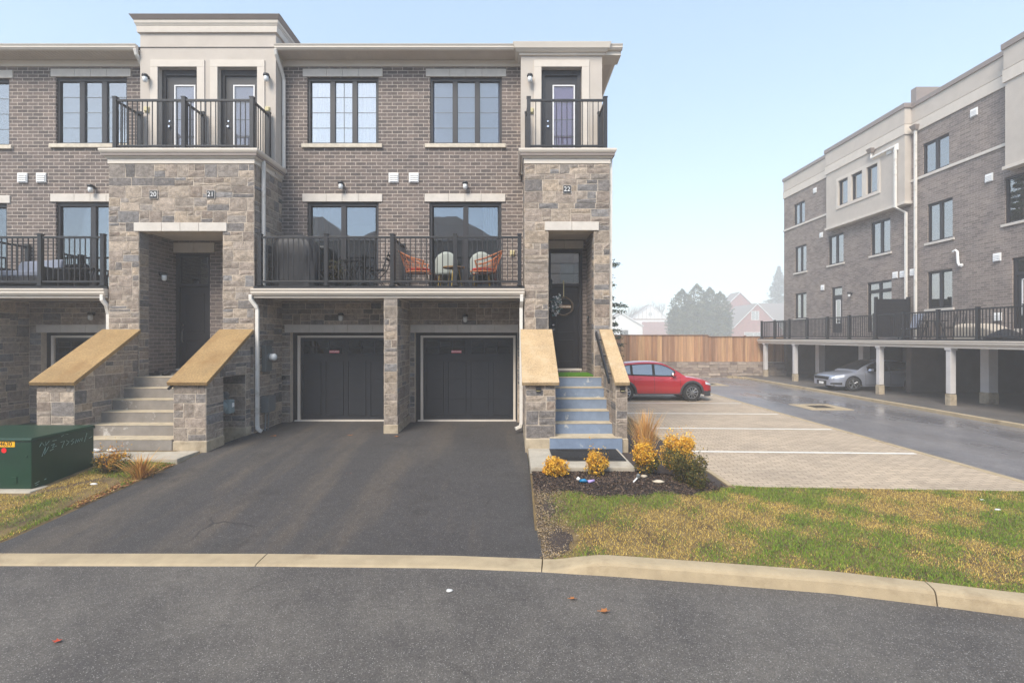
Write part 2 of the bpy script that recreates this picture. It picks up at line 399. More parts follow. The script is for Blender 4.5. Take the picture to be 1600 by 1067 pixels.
glass_mat("glass_door", tint=(0.6, 0.64, 0.66, 1), refl=0.36, rcol=(.60, .63, .66, 1))
glass_mat("glass_car", tint=(0.45, 0.52, 0.54, 1), refl=0.35)
glass_mat("glass_far", tint=(0.6, 0.66, 0.7, 1), refl=0.42, rcol=(1, .97, .93, 1), wob=.012)
glass_mat("glass_dark", tint=(0.12, 0.12, 0.13, 1), refl=0.10)
def paver_mat():
    m, t, b = nodes_of("pavers"); p = pos(t)
    mp = N(t, "ShaderNodeMapping"); mp.inputs["Rotation"].default_value = (0, 0, 0.12); t.links.new(p, mp.inputs[0])
    br = N(t, "ShaderNodeTexBrick"); t.links.new(mp.outputs[0], br.inputs["Vector"])
    br.inputs["Scale"].default_value = 1; br.inputs["Brick Width"].default_value = 0.22; br.inputs["Row Height"].default_value = 0.115; br.inputs["Mortar Size"].default_value = 0.006
    br.inputs["Color1"].default_value = lin((192, 175, 154)); br.inputs["Color2"].default_value = lin((172, 156, 137)); br.inputs["Mortar"].default_value = lin((118, 104, 92))
    c = mixc(t, 1.0, br.outputs[0], ramp(t, noise(t, p, 0.6, 6, 0.65), 0.3, 0.7, (0.84, 0.83, 0.82, 1), (1.12, 1.1, 1.07, 1)), 'MULTIPLY')
    c = mixc(t, ramp(t, noise(t, p, 1.3, 5, 0.7, (0.5, 1.2, 1)), 0.66, 0.76, (0, 0, 0, 1), (0.5, 0.5, 0.5, 1)), c, lin((96, 86, 78)))
    t.links.new(c, b.inputs["Base Color"]); b.inputs["Roughness"].default_value = 0.75
    bump(t, b, br.outputs["Fac"], -0.3, 0.006); MATS["pavers"] = m
paver_mat()
# ---------------------------------------------------------------- ground, street, driveway, lot
ZS, ZL, ZR, ZP = -0.44, -0.38, -0.40, -0.30     # street, parking lot, wet side road, carport pad
def lerp(a, b, t): return a + (b - a) * t
def sstep(a, b, x):
    t = min(1, max(0, (x - a) / (b - a))); return t * t * (3 - 2 * t)
def interp(x, tab): return float(np.interp(x, [p[0] for p in tab], [p[1] for p in tab]))
def gz(Y): return interp(Y, [(5.9, -0.425), (9.9, -0.055), (11.4, -0.03), (13.0, 0.0)])
KERB = [(-18, 5.75), (-9, 5.74), (-5.83, 5.70), (-2.92, 5.69), (-0.72, 5.64), (0.34, 5.55), (1.12, 5.45), (2.03, 5.30), (3.30, 5.08), (4.15, 4.84), (4.8, 4.64), (6.2, 4.3), (7.8, 4.05), (10.5, 3.9)]
def kerb_front(X): return interp(X, KERB)
def kerb_h(X): return 0.018 + 0.115 * sstep(0.36, 1.05, X)
def kerb_w(X): return lerp(0.29, 0.24, sstep(0.36, 1.05, X))

mb = MB(); mb.box(-280, -55, -1.2, 280, 280, -0.66)
tag(mb.build("ground", M["earth"]), kind="structure")
mb = MB(); n_ = 60
for i in range(n_ + 1): pass
xs = np.linspace(-18, 9.2, 90)
pts = [(float(x), kerb_front(float(x)) + 0.05, ZS) for x in xs]
mb.poly([(-40, -40, ZS), (40, -40, ZS), (40, 2.5, ZS), (9.2, 2.5, ZS)] + pts[::-1] + [(-40, 5.8, ZS)])
tag(mb.build("street", M["street_asphalt"]), kind="structure")

# kerb: flush across the driveway, raised along the lawn; one run between joints each
def kerb_run(x0, x1, gap=0.006):
    mb = MB(); rows = []
    xs = np.linspace(x0 + gap, x1 - gap, max(3, int((x1 - x0) / 0.12)))
    for x in xs:
        x = float(x); e = 0.02
        t = Vector((1, (kerb_front(x + e) - kerb_front(x - e)) / (2 * e), 0)).normalized(); nrm = Vector((-t.y, t.x, 0))
        h, w = kerb_h(x), kerb_w(x); f = Vector((x, kerb_front(x), 0))
        prof = [(0, -0.1), (0, 0.0), (0.03, h * 0.75), (0.05, h * 0.93), (0.08, h), (w * 0.6, h + 0.004), (w, h + (0.0 if h > 0.08 else 0.006)), (w, -0.1)]
        rows.append([f + nrm * a + Vector((0, 0, ZS + b)) for a, b in prof])
    mb.grid(rows); mb.poly(rows[0]); mb.poly(rows[-1][::-1])
    return mb
jo = [-18, -14.2, -10.0, -6.1, -2.93, 0.33, 4.13, 8.0, 10.4]
kb = MB()
for a, b in zip(jo[:-1], jo[1:]):
    k = kerb_run(a, b); n = len(kb.v); kb.v += k.v
    for f in k.f: kb.face([n + i for i in f])
tag(kb.build("kerb", M["kerb"], smooth=False, bevel=0.008), kind="structure")

# driveway sheet (both garages of the two right units) and the neighbour's
def sheet(name, mat, xl, xr, ys, zf, nx=14):
    mb = MB(); rows = []
    for y in ys:
        a, b = xl(y), xr(y)
        rows.append([(lerp(a, b, j / nx), y, zf(lerp(a, b, j / nx), y)) for j in range(nx + 1)])
    mb.grid(rows); return tag(mb.build(name, mat), kind="structure")
ys_d = [5.86 + 0.0] + list(np.linspace(6.05, 13.2, 26))
def drv_l(Y): return interp(Y, [(5.8, -6.55), (6.3, -6.36), (9.1, -6.06), (13.2, -5.95)])
def drv_r(Y): return interp(Y, [(5.8, 0.37), (8.3, 0.31), (9.7, 0.29), (13.2, 0.3)]) + .012 * math.sin(Y * 9) * (Y < 8)
sheet("driveway", M["driveway_asphalt"], drv_l, drv_r, ys_d, lambda x, y: gz(y) + (0.0 if y > 6 else -0.006))
sheet("driveway_beside", M["driveway_asphalt"], lambda y: -17.0, lambda y: interp(y, [(5.8, -8.9), (9.5, -9.3), (13.2, -9.3)]), ys_d, lambda x, y: gz(y) - 0.004)

# lawn between street, parking lot and steps
def back_y(X): return 8.30 if X < 3.72 else interp(X, [(3.72, 8.47), (9.2, 8.18)])
def lawn_z(X, Y):
    yf = kerb_front(X) + kerb_w(X)
    zf = ZS + kerb_h(X) - 0.02
    zb_l, zb_r = -0.09, ZL + 0.02
    zb = lerp(zb_l, zb_r, sstep(1.9, 4.2, X))
    t = min(1, max(0, (Y - yf) / (8.3 - yf)))
    return lerp(zf, zb, t * t * (3 - 2 * t) * 0.6 + t * 0.4) + 0.012 * math.sin(X * 2.1 + Y * 1.7) * t * (1 - t) * 4
mb = MB(); rows = []
for i in range(61):
    X = lerp(0.30, 9.2, i / 60); yf = kerb_front(X) + kerb_w(X) - 0.03; yb = back_y(X) + (1.6 if X < 0 else 0)
    rows.append([(X, lerp(yf, yb, j / 24), lawn_z(X, lerp(yf, yb, j / 24))) for j in range(25)])
mb.grid(rows)
rows = []
for i in range(13):          # strip up the side of the end house
    X = lerp(2.02, 3.74, i / 12)
    rows.append([(X, y, lerp(-0.09, ZL + 0.03, sstep(2.1, 3.74, X)) - 0.002) for y in (8.28, 9, 10, 12, 16, 22, 31.5)])
mb.grid(rows)
tag(mb.build("lawn_ground", M["lawn_soil"], smooth=True), kind="structure")
mb = MB(); rows = []
def plot_z(X, Y): return gz(Y) + 0.015 + 0.03 * sstep(-6.1, -6.6, X)
def plot_r(Y): return drv_l(Y) + 0.02
for i in range(24):
    Y = lerp(6.02, 9.75, i / 23); rows.append([(lerp(plot_r(Y), -9.35, j / 14), Y, gz(Y) - 0.01 if j == 0 else plot_z(lerp(plot_r(Y), -9.35, j / 14), Y)) for j in range(15)])
mb.grid(rows); tag(mb.build("planting_ground", M["lawn_soil"], smooth=True), kind="structure")

# parking lot of pavers, kerb edging, painted lines
def tilt(X, Y): return Y - 0.045 * (X - 3.8)
mb = MB(); mb.poly([(3.78, 8.50, ZL), (9.0, 8.22, ZL), (8.95, 31.8, ZL), (3.78, 31.8, ZL)])
tag(mb.build("parking_lot", M["pavers"]), kind="structure")
mb = MB()
mb.prism_z([(3.70, 8.40), (9.3, 8.1), (9.3, 8.22), (3.70, 8.52)], -0.6, ZL + 0.012)
mb.prism_z([(3.66, 8.5), (3.78, 8.5), (3.78, 31.8), (3.66, 31.8)], -0.6, ZL + 0.03)
mb.prism_z([(8.95, 8.22), (9.10, 8.22), (9.06, 31.8), (8.91, 31.8)], -0.6, ZL + 0.010)
tag(mb.build("lot_edging", M["kerb"], bevel=0.01), kind="structure")
mb = MB()
for y in (11.12, 14.0, 16.75, 19.42, 22.15, 24.9):
    a, b = 3.85, 8.85
    mb.poly([(a, y, ZL + 0.004), (b, tilt(b, y) + 0.0, ZL + 0.004), (b, tilt(b, y) + 0.11, ZL + 0.004), (a, y + 0.11, ZL + 0.004)])
tag(mb.build("parking_lines", M["line_paint"]), kind="structure")
sheet("side_road", M["road_asphalt"], lambda y: 8.95, lambda y: 14.4, [2.4, 4, 6, 9, 14, 20, 26, 32], lambda x, y: interp(y, [(2.4, ZS + 0.004), (9, ZR)]), nx=4)
mb = MB(); mb.box(14.36, 4.0, -0.6, 14.52, 30.6, ZP + 0.015)
pth = [(14.44 - 0.25 * t * t * 3, 30.6 + 1.1 * t, 0) for t in np.linspace(0, 1, 6)]
for p, q in zip(pth[:-1], pth[1:]): mb.box(min(p[0], q[0]) - 0.08, p[1], -0.6, max(p[0], q[0]) + 0.08, q[1], ZP + 0.015)
tag(mb.build("road_kerb", M["kerb"], bevel=0.015), kind="structure")
mb = MB(); mb.box(14.5, 3.0, -0.6, 26, 32.3, ZP); tag(mb.build("carport_pavement", M["pad_asphalt"]), kind="structure")
mb = MB(); mb.box(-150, 32.6, -0.65, 270, 279, 0.5); tag(mb.build("back_gardens", M["earth"]), kind="structure")

# storm drains in the wet road
for (x, y), lb in (((11.35, 18.4), "rusty square storm drain grate in a pale concrete collar, nearest the grass"), ((10.75, 27.2), "far storm drain grate in its concrete collar beyond the red car")):
    t = thing("storm_drain", lb, "drain", (x, y, ZR))
    mb = MB(); mb.prism_z([(x - .75, y - .75), (x + .75, y - .75), (x + .75, y + .75), (x - .75, y + .75)], ZR - 0.05, ZR + 0.014); mb.build("collar", M["kerb"], t, bevel=0.01)
    mb = MB()
    mb.box(x - .34, y - .34, ZR + 0.012, x + .34, y + .34, ZR + 0.018)
    for k in range(6): mb.box(x - .3 + k * .11, y - .3, ZR + 0.018, x - .25 + k * .11, y + .3, ZR + 0.028)
    mb.build("grate", M["iron"], t)

# ---------------------------------------------------------------- stone work: real blocks with split faces
PAL = [(150, 139, 129), (135, 124, 116), (160, 147, 135), (123, 118, 116), (144, 130, 119), (170, 156, 142), (154, 142, 132), (114, 110, 109), (158, 145, 132), (141, 133, 127), (164, 149, 133), (152, 139, 129), (147, 135, 125), (128, 125, 125)]
PAL = [lin(c) for c in PAL]
def stone_face(mb, o, u, n, u0, u1, z0, z1, holes=(), top=None, depth=0.017, seed=0, big=1.0):
    """ashlar blocks over a wall face; o origin, u direction along the wall, n outward normal; holes (ua, ub, za, zb)"""
    rg = random.Random(seed); o, u, n = Vector(o), Vector(u), Vector(n); Z = Vector((0, 0, 1)); gap = 0.0085
    crit = sorted({z0, z1, *[max(z0, min(z1, h[2])) for h in holes], *[max(z0, min(z1, h[3])) for h in holes]})
    def block(a, b, c, d):
        if top:
            if top((a + b) / 2) < c + 0.05: return
        a += gap; b -= gap; c += gap; d -= gap
        if b - a < 0.03 or d - c < 0.025: return
        nx = 3 if b - a > 0.22 else 2; nz = 2
        col = rg.choice(PAL); k = rg.uniform(0.80, 1.12); col = (col[0] * k, col[1] * k, col[2] * k, 1)
        base = len(mb.v); dd = depth * rg.uniform(0.5, 1.15); tx, tz = rg.uniform(-.5, .5), rg.uniform(-.5, .5)
        for i in range(nx + 1):
            for j in range(nz + 1):
                fu, fz = i / nx, j / nz
                edge = i in (0, nx) or j in (0, nz)
                off = dd * (0.45 if edge else 1.0) * (1 + tx * (fu - .5) + tz * (fz - .5)) + rg.uniform(-.0035, .0035)
                uu = a + (b - a) * fu + (rg.uniform(-.006, .006)); zz = c + (d - c) * fz + rg.uniform(-.005, .005)
                if top: zz = min(zz, top(uu) - 0.004)
                mb.v.append(tuple(o + u * uu + Z * zz + n * max(0.004, off)))
        q = lambda i, j: base + i * (nz + 1) + j
        for i in range(nx):
            for j in range(nz): mb.face((q(i, j), q(i + 1, j), q(i + 1, j + 1), q(i, j + 1)), col)
        ring = [q(i, 0) for i in range(nx + 1)] + [q(nx, j) for j in range(1, nz + 1)] + [q(i, nz) for i in range(nx - 1, -1, -1)] + [q(0, j) for j in range(nz - 1, 0, -1)]
        b2 = len(mb.v)
        for r in ring:
            p = Vector(mb.v[r]); mb.v.append(tuple(p - n * ((p - o).dot(n) + 0.004)))
        for i in range(len(ring)):
            j = (i + 1) % len(ring); mb.face((ring[i], ring[j], b2 + j, b2 + i), col)
    for za, zb in zip(crit[:-1], crit[1:]):
        if zb - za < 0.03: continue
        rows = []; z = za
        while z < zb - 1e-6:
            h = rg.choice((0.13, 0.2, 0.27, 0.27, 0.3)) * big
            if zb - z - h < 0.11: h = zb - z
            rows.append((z, z + h)); z += h
        for c, d in rows:
            iv = [(u0, u1)]
            for h in holes:
                if h[2] < d - 1e-6 and h[3] > c + 1e-6:
                    nv = []
                    for a, b in iv:
                        if h[1] <= a or h[0] >= b: nv.append((a, b)); continue
                        if h[0] > a: nv.append((a, h[0]))
                        if h[1] < b: nv.append((h[1], b))
                    iv = nv
            for a, b in iv:
                x = a
                while x < b - 1e-6:
                    w = rg.uniform(0.2, 0.52) * big
                    if b - x - w < 0.14: w = b - x
                    if w > 0.62: w = w / 2
                    if d - c > 0.19 and rg.random() < 0.45:
                        s_ = c + (d - c) * rg.choice((0.36, 0.5, 0.62)); block(x, x + w, c, s_)
                        if rg.random() < 0.5 and w > 0.3:
                            m_ = x + w * rg.uniform(.35, .65); block(x, m_, s_, d); block(m_, x + w, s_, d)
                        else: block(x, x + w, s_, d)
                    else: block(x, x + w, c, d)
                    x += w

def wall_holes(mb, o, u, n, u0, u1, z0, z1, holes, depth):
    """wall face with openings (ua, ub, za, zb) and their reveals"""
    o, u, n = Vector(o), Vector(u), Vector(n); Z = Vector((0, 0, 1))
    P = lambda a, z, d=0: o + u * a + Z * z - n * d
    us = sorted({u0, u1, *[min(u1, max(u0, v)) for h in holes for v in h[:2]]}); zs = sorted({z0, z1, *[min(z1, max(z0, v)) for h in holes for v in h[2:]]})
    for a, b in zip(us[:-1], us[1:]):
        for c, d in zip(zs[:-1], zs[1:]):
            m_, k_ = (a + b) / 2, (c + d) / 2
            if any(h[0] < m_ < h[1] and h[2] < k_ < h[3] for h in holes): continue
            mb.quad(P(a, c), P(b, c), P(b, d), P(a, d))
    for a, b, c, d in holes:
        mb.quad(P(a, c), P(a, d), P(a, d, depth), P(a, c, depth)); mb.quad(P(b, c), P(b, d), P(b, d, depth), P(b, c, depth))
        mb.quad(P(a, d), P(b, d), P(b, d, depth), P(a, d, depth)); mb.quad(P(a, c), P(b, c), P(b, c, depth), P(a, c, depth))

def lintel_blocks(name, parent, x0, x1, z0, z1, yf, n, mat="precast", ends=True):
    mb = MB(); w = (x1 - x0)
    cuts = [0.0]
    if n == 4: fr = [.30, .20, .20, .30]
    elif n == 5: fr = [.22, .22, .12, .22, .22]
    else: fr = [1 / n] * n
    for f in fr: cuts.append(cuts[-1] + f)
    for a, b in zip(cuts[:-1], cuts[1:]): mb.box(x0 + w * a + .003, yf - .03, z0, x0 + w * b - .003, yf + .09, z1)
    return mb.build(name, M[mat], parent, bevel=0.006)

# ---------------------------------------------------------------- the townhouse row
PF, WF, SF = 11.43, 12.80, 12.38           # tower fronts, brick wall, stucco fronts
house = thing("townhouse_row", "grey brick and stone three-storey townhouse row numbered 20, 21 and 22 with black balcony railings", "townhouse", (-7.56, WF, 0))
MIR = lambda x: -15.12 - x                  # the left unit mirrors about the middle of the shared stone tower

win_up = [(-5.26 + .01, -3.42, 7.115, 8.835), (-2.10, -.26, 7.115, 8.835)]
slide = [(-5.25, -3.42, 3.36, 5.635), (-2.12, -.266, 3.36, 5.635)]
lw = [(MIR(b), MIR(a), c, d) for a, b, c, d in win_up[:1]] + [(-14.75, -12.89, 7.08, 8.80)]
ls = [(MIR(b), MIR(a), c, d) for a, b, c, d in slide[:1]] + [(-14.80, -12.95, 3.36, 5.60)]
mb = MB()
wall_holes(mb, (0, WF, 0), (1, 0, 0), (0, -1, 0), -17.2, 2.235, 3.05, 9.3, win_up + slide + lw + ls + [(-8.45, -7.69, 3.40, 4.28), (.97, 1.70, 3.40, 4.38)], 0.14)
mb.quad((2.235, WF, -.5), (2.235, WF + 11.5, -.5), (2.235, WF + 11.5, 9.3), (2.235, WF, 9.3))
mb.quad((-17.2, WF, -.5), (-17.2, WF + 11.5, -.5), (-17.2, WF + 11.5, 9.3), (-17.2, WF, 9.3))
mb.quad((2.235, WF + 11.5, -.5), (-17.2, WF + 11.5, -.5), (-17.2, WF + 11.5, 9.3), (2.235, WF + 11.5, 9.3))
mb.build("brick_wall", M["brick"], house)
# floors and partitions inside, so that the rooms behind the glass are rooms
mb = MB()
mb.box(-17.1, WF + .2, 3.02, 2.2, WF + 11.4, 3.30); mb.box(-17.1, WF + .2, 6.15, 2.2, WF + 11.4, 6.5)
for x in (-12.34, -7.56, -2.78): mb.box(x - .1, WF + .2, 3.30, x + .1, WF + 11.4, 6.15); mb.box(x - .1, WF + .2, 6.5, x + .1, WF + 11.4, 9.25)
mb.box(-17.1, WF + 5, 3.3, 2.2, WF + 5.1, 6.15); mb.box(-17.1, WF + 3.6, 6.5, 2.2, WF + 3.7, 9.25)
mb.build("floors_and_partitions", M["room_wall"], house)

# garage level: stone wall with openings
gar = [(-5.68, -3.05), (-2.49, .14), (MIR(-3.05), MIR(-5.68)), (-17.0, -14.4)]
gh = [(a, b, -.4, 2.29) for a, b in gar]
mb = MB(); wall_holes(mb, (0, WF, 0), (1, 0, 0), (0, -1, 0), -17.2, .3, -.4, 3.06, gh, 0.22)
mb.build("mortar_wall", M["mortar"], house)
GL = [(-5.82, -2.94), (-2.60, .17), (MIR(-2.94), MIR(-5.82))]
mb = MB(); hl = gh + [(a, b, 2.29, 2.49) for a, b in GL]
for a, b, sd in ((-5.9, -2.93, 11), (-2.62, .29, 12), (-12.37, -9.24, 13)):
    mb = MB(); stone_face(mb, (0, WF, 0), (1, 0, 0), (0, -1, 0), a, b, -.05, 3.05, hl, seed=sd)
    mb.build("garage_stone", M["stone"], house, colattr=True)
for a, b in GL: lintel_blocks("garage_lintel", house, a, b, 2.293, 2.49, WF, 5)

def garage_door(x0, x1, sticker_x=None):
    y = WF + .20; z1 = 2.29
    d = MB(); ix0, ix1 = x0 + .135, x1 - .06
    d.box(ix0 + .05, y, .02, ix1 - .05, y + .05, z1 - .13)
    # raised stile and rail lines around sunk panels
    pw = (ix1 - ix0 - .1)
    for k in range(4):
        a = ix0 + .05 + pw * (k + .1) / 4; b = ix0 + .05 + pw * (k + .9) / 4
        for (p, q, r_, s_) in ((a, a + .012, .14, 1.55), (b - .012, b, .14, 1.55), (a, b, .14, .152), (a, b, 1.538, 1.55)): d.box(p, y - .02, r_, q, y, s_)
    for z in (.56, 1.08, 1.60): d.box(ix0 + .05, y - .010, z, ix1 - .05, y, z + .012)
    door = d.build("garage_door", M["garage_paint"], house)
    f = MB(); f.box(x0, y - .05, 0, x0 + .115, y + .05, z1); f.box(x1 - .045, y - .05, 0, x1, y + .05, z1); f.box(x0 + .115, y - .05, z1 - .07, x1 - .045, y + .05, z1)
    f.build("casing", M["garage_wood"], door, bevel=.004)
    f = MB(); f.box(ix0 - .018, y - .06, 0, ix0 + .048, y + .02, z1 - .074); f.box(ix1 - .048, y - .06, 0, ix1 + .012, y + .02, z1 - .074); f.box(ix0 + .048, y - .06, z1 - .13, ix1 - .048, y + .02, z1 - .074)
    f.build("door_stop", M["trim"], door, bevel=.004)
    f = MB(); f.box(x0 + .05, y - .09, gz(y) - .1, x1 - .03, y + .03, .03); f.build("sill", M["precast"], door, bevel=.004)
    for k in range(2):
        a = ix0 + .05 + pw * (.03 if k == 0 else .53); b = a + pw * .44
        g = MB(); g.box(a, y - .012, 1.74, b, y - .004, 2.08); g.build("window_pane", M["glass_dark"], door)
        g = MB()
        for t in np.linspace(0, 1, 4): g.box(a + (b - a) * t - .014, y - .022, 1.73, a + (b - a) * t + .014, y - .004, 2.09)
        for z in (1.725, 1.90, 2.075): g.box(a, y - .02, z, b, y - .005, z + .022)
        g.build("window_grille", M["garage_paint"], door)
    if sticker_x is not None:
        g = MB(); g.box(sticker_x - .13, y - .026, 1.765, sticker_x + .13, y - .023, 1.83); g.build("sticker", M["sticker_red"], door)
        text("sticker_lettering", "OCCUPIED", (sticker_x, y - .028, 1.797), .052, M["white_plastic"], door)
    return door
def text(name, s, loc, size, mat, parent=None, rot=(math.pi / 2, 0, 0), align='CENTER', ext=.001):
    cu = bpy.data.curves.new(name, 'FONT'); cu.body = s; cu.size = size; cu.align_x = align; cu.align_y = 'CENTER'; cu.extrude = ext
    cu.materials.append(mat)
    o = bpy.data.objects.new(name, cu); COL.objects.link(o)
    me = bpy.data.meshes.new_from_object(o); bpy.data.objects.remove(o)
    o = bpy.data.objects.new(name, me); COL.objects.link(o)
    o.location = Vector(loc) - (world_loc(parent) if parent else Vector((0, 0, 0))); o.rotation_euler = rot
    if parent: o.parent = parent
    return o
garage_door(*gar[0], sticker_x=(522 - 800) / 60.2)
garage_door(*gar[1], sticker_x=(713 - 800) / 60.2)
garage_door(*gar[2])

# stone fins between the garages
def fin(x0, x1, seed):
    mb = MB(); mb.box(x0, PF, -.15, x1, WF, 3.08); mb.build("pier", M["mortar"], house)
    s = MB()
    stone_face(s, (0, PF, 0), (1, 0, 0), (0, -1, 0), x0, x1, .17, 3.05, seed=seed, big=.95)
    stone_face(s, (x1, 0, 0), (0, 1, 0), (1, 0, 0), PF, WF, .17, 3.05, seed=seed + 1)
    stone_face(s, (x0, 0, 0), (0, 1, 0), (-1, 0, 0), PF, WF, .17, 3.05, seed=seed + 2)
    s.build("pier_stone", M["stone"], house, colattr=True)
    p = MB(); p.box(x0 - .008, PF - .022, -.2, x1 + .024, WF, .165); p.build("pier_plinth", M["plinth"], house, bevel=.01)
fin(-2.93, -2.63, 21); fin(-12.66, -12.38, 25)

# towers: stone below, porch inside
def tower(x0, x1, ox0, ox1, zt, lx0, lx1, seed, faces):
    mb = MB()
    for (a, b, c, d) in ((x0, ox0, -.3, 6.14), (ox1, x1, -.3, 6.14), (ox0, ox1, zt, 6.14)): mb.box(a, PF, c, b, PF + .3, d)
    mb.box(x0, PF + .3, -.3, x0 + .02, WF, 6.14); mb.box(x1 - .02, PF + .3, -.3, x1, WF, 6.14)
    mb.build("tower_wall", M["mortar"], house)
    s = MB(); hl = [(ox0, ox1, -.3, zt), (lx0, lx1, zt, zt + .2)]
    stone_face(s, (0, PF, 0), (1, 0, 0), (0, -1, 0), x0, x1, 0, 6.13, hl, seed=seed)
    if 'r' in faces: stone_face(s, (x1, 0, 0), (0, 1, 0), (1, 0, 0), PF, WF, 0, 6.13, seed=seed + 1)
    if 'l' in faces: stone_face(s, (x0, 0, 0), (0, 1, 0), (-1, 0, 0), PF, WF, 0, 6.13, seed=seed + 2)
    stone_face(s, (ox0, 0, 0), (0, 1, 0), (1, 0, 0), PF, PF + .3, 1.27, zt, seed=seed + 3)
    stone_face(s, (ox1, 0, 0), (0, 1, 0), (-1, 0, 0), PF, PF + .3, 1.27, zt, seed=seed + 4)
    s.build("tower_stone", M["stone"], house, colattr=True)
    yb = 12.60
    b = MB(); b.quad((ox0, PF + .3, 1.0), (ox0, yb, 1.0), (ox0, yb, zt + .02), (ox0, PF + .3, zt + .02)); b.quad((ox1, PF + .3, 1.0), (ox1, yb, 1.0), (ox1, yb, zt + .02), (ox1, PF + .3, zt + .02))
    return b, yb
def entry_door(x0, x1, y, z0, zt, leaf_l, mirror=False, lites=True):
    f = MB(); fr = .085; zm = z0 + 2.10
    f.box(x0, y, z0, x0 + fr, y + .12, zt); f.box(x1 - fr, y, z0, x1, y + .12, zt); f.box(x0 + fr, y, zt - .09, x1 - fr, y + .12, zt); f.box(x0 + fr, y, zm, x1 - fr, y + .12, zm + .07)
    fo = f.build("entry_door", M["black_frame"], house, bevel=.005)
    d = MB(); d.box(x0 + fr, y + .05, z0 + .02, x1 - fr, y + .095, zm)
    w = x1 - x0 - 2 * fr
    for (za, zb) in ((.18, .74), (.92, 1.92)):
        a, b = x0 + fr + w * .17, x1 - fr - w * .17
        for (p, q, r_, s_) in ((a, a + .02, za, zb), (b - .02, b, za, zb), (a, b, za, za + .02), (a, b, zb - .02, zb)): d.box(p, y + .04, z0 + r_, q, y + .05, z0 + s_)
    d.build("door_leaf", M["door_black"], fo, bevel=.004)
    g = MB(); g.box(x0 + fr, y + .06, zm + .07, x1 - fr, y + .066, zt - .09); g.build("transom_pane", M["glass_sky" if lites else "glass_door"], fo)
    g = MB()
    for k in (1, 2): z = lerp(zm + .07, zt - .09, k / 3); g.box(x0 + fr, y + .05, z - .006, x1 - fr, y + .058, z + .006)
    g.build("muntin", M["black_frame"], fo)
    hx = x0 + fr + .07
    h = MB(); h.lathe([(.028, 0), (.028, -.02)], (hx, y + .05, z0 + 1.12), 14, 'y'); h.tube([(hx, y + .04, z0 + .98), (hx, y + .0, z0 + .95), (hx, y + .0, z0 + .72), (hx, y + .04, z0 + .68)], .011)
    h.lathe([(.022, 0), (.022, -.02)], (hx, y + .05, z0 + 1.0), 12, 'y')
    h.build("handle", M["chrome"], fo, smooth=False)
    k = MB(); k.box(x0 + .02, y - .05, z0 - .06, x1 - .02, y + .1, z0 + .02); k.build("threshold", M["precast"], fo, bevel=.006)
    return fo
ZD = 1.27
# left, shared tower
b, yb = tower(-9.23, -5.905, -8.54, -6.62, 4.59, -8.645, -6.52, 31, 'r')
dx0, dx1 = -8.52, -7.62
wall_holes(b, (0, yb, 0), (1, 0, 0), (0, -1, 0), -8.54, -6.62, 1.0, 4.61, [(dx0, dx1, 1.33, 4.30)], .10)
b.build("porch_brick", M["brick_porch"], house)
b = MB(); b.box(-8.54, PF + .3, 4.61, -6.62, yb + .1, 4.70); b.build("porch_ceiling", M["soffit"], house)
lintel_blocks("entry_lintel", house, -8.645, -6.52, 4.592, 4.79, PF, 4)
lintel_blocks("inner_lintel", house, -8.535, -7.5, 4.303, 4.55, yb, 2)
entry_door(dx0, dx1, yb + .06, 1.36, 4.30, True, lites=False)
mb = MB(); mb.box(-8.54, PF - .05, .9, -6.62, yb + .05, ZD + .003); mb.build("porch_floor", M["concrete"], house)
# right tower
b, yb = tower(.29, 2.235, .83, 1.876, 4.61, .747, 1.988, 41, 'lr')
wall_holes(b, (0, yb, 0), (1, 0, 0), (0, -1, 0), .83, 1.876, 1.0, 4.63, [(.90, 1.785, 1.33, 4.40)], .10)
b.build("porch_brick", M["brick_porch"], house)
b = MB(); b.box(.83, PF + .3, 4.63, 1.876, yb + .1, 4.72); b.build("porch_ceiling", M["soffit"], house)
lintel_blocks("entry_lintel", house, .747, 1.988, 4.612, 4.81, PF, 2)
lintel_blocks("inner_lintel", house, .835, 1.80, 4.403, 4.60, yb, 2)
entry_door(.90, 1.785, yb + .06, 1.36, 4.40, True)
mb = MB(); mb.box(.83, PF - .05, .9, 1.876, yb + .05, ZD + .003); mb.build("porch_floor", M["concrete"], house)

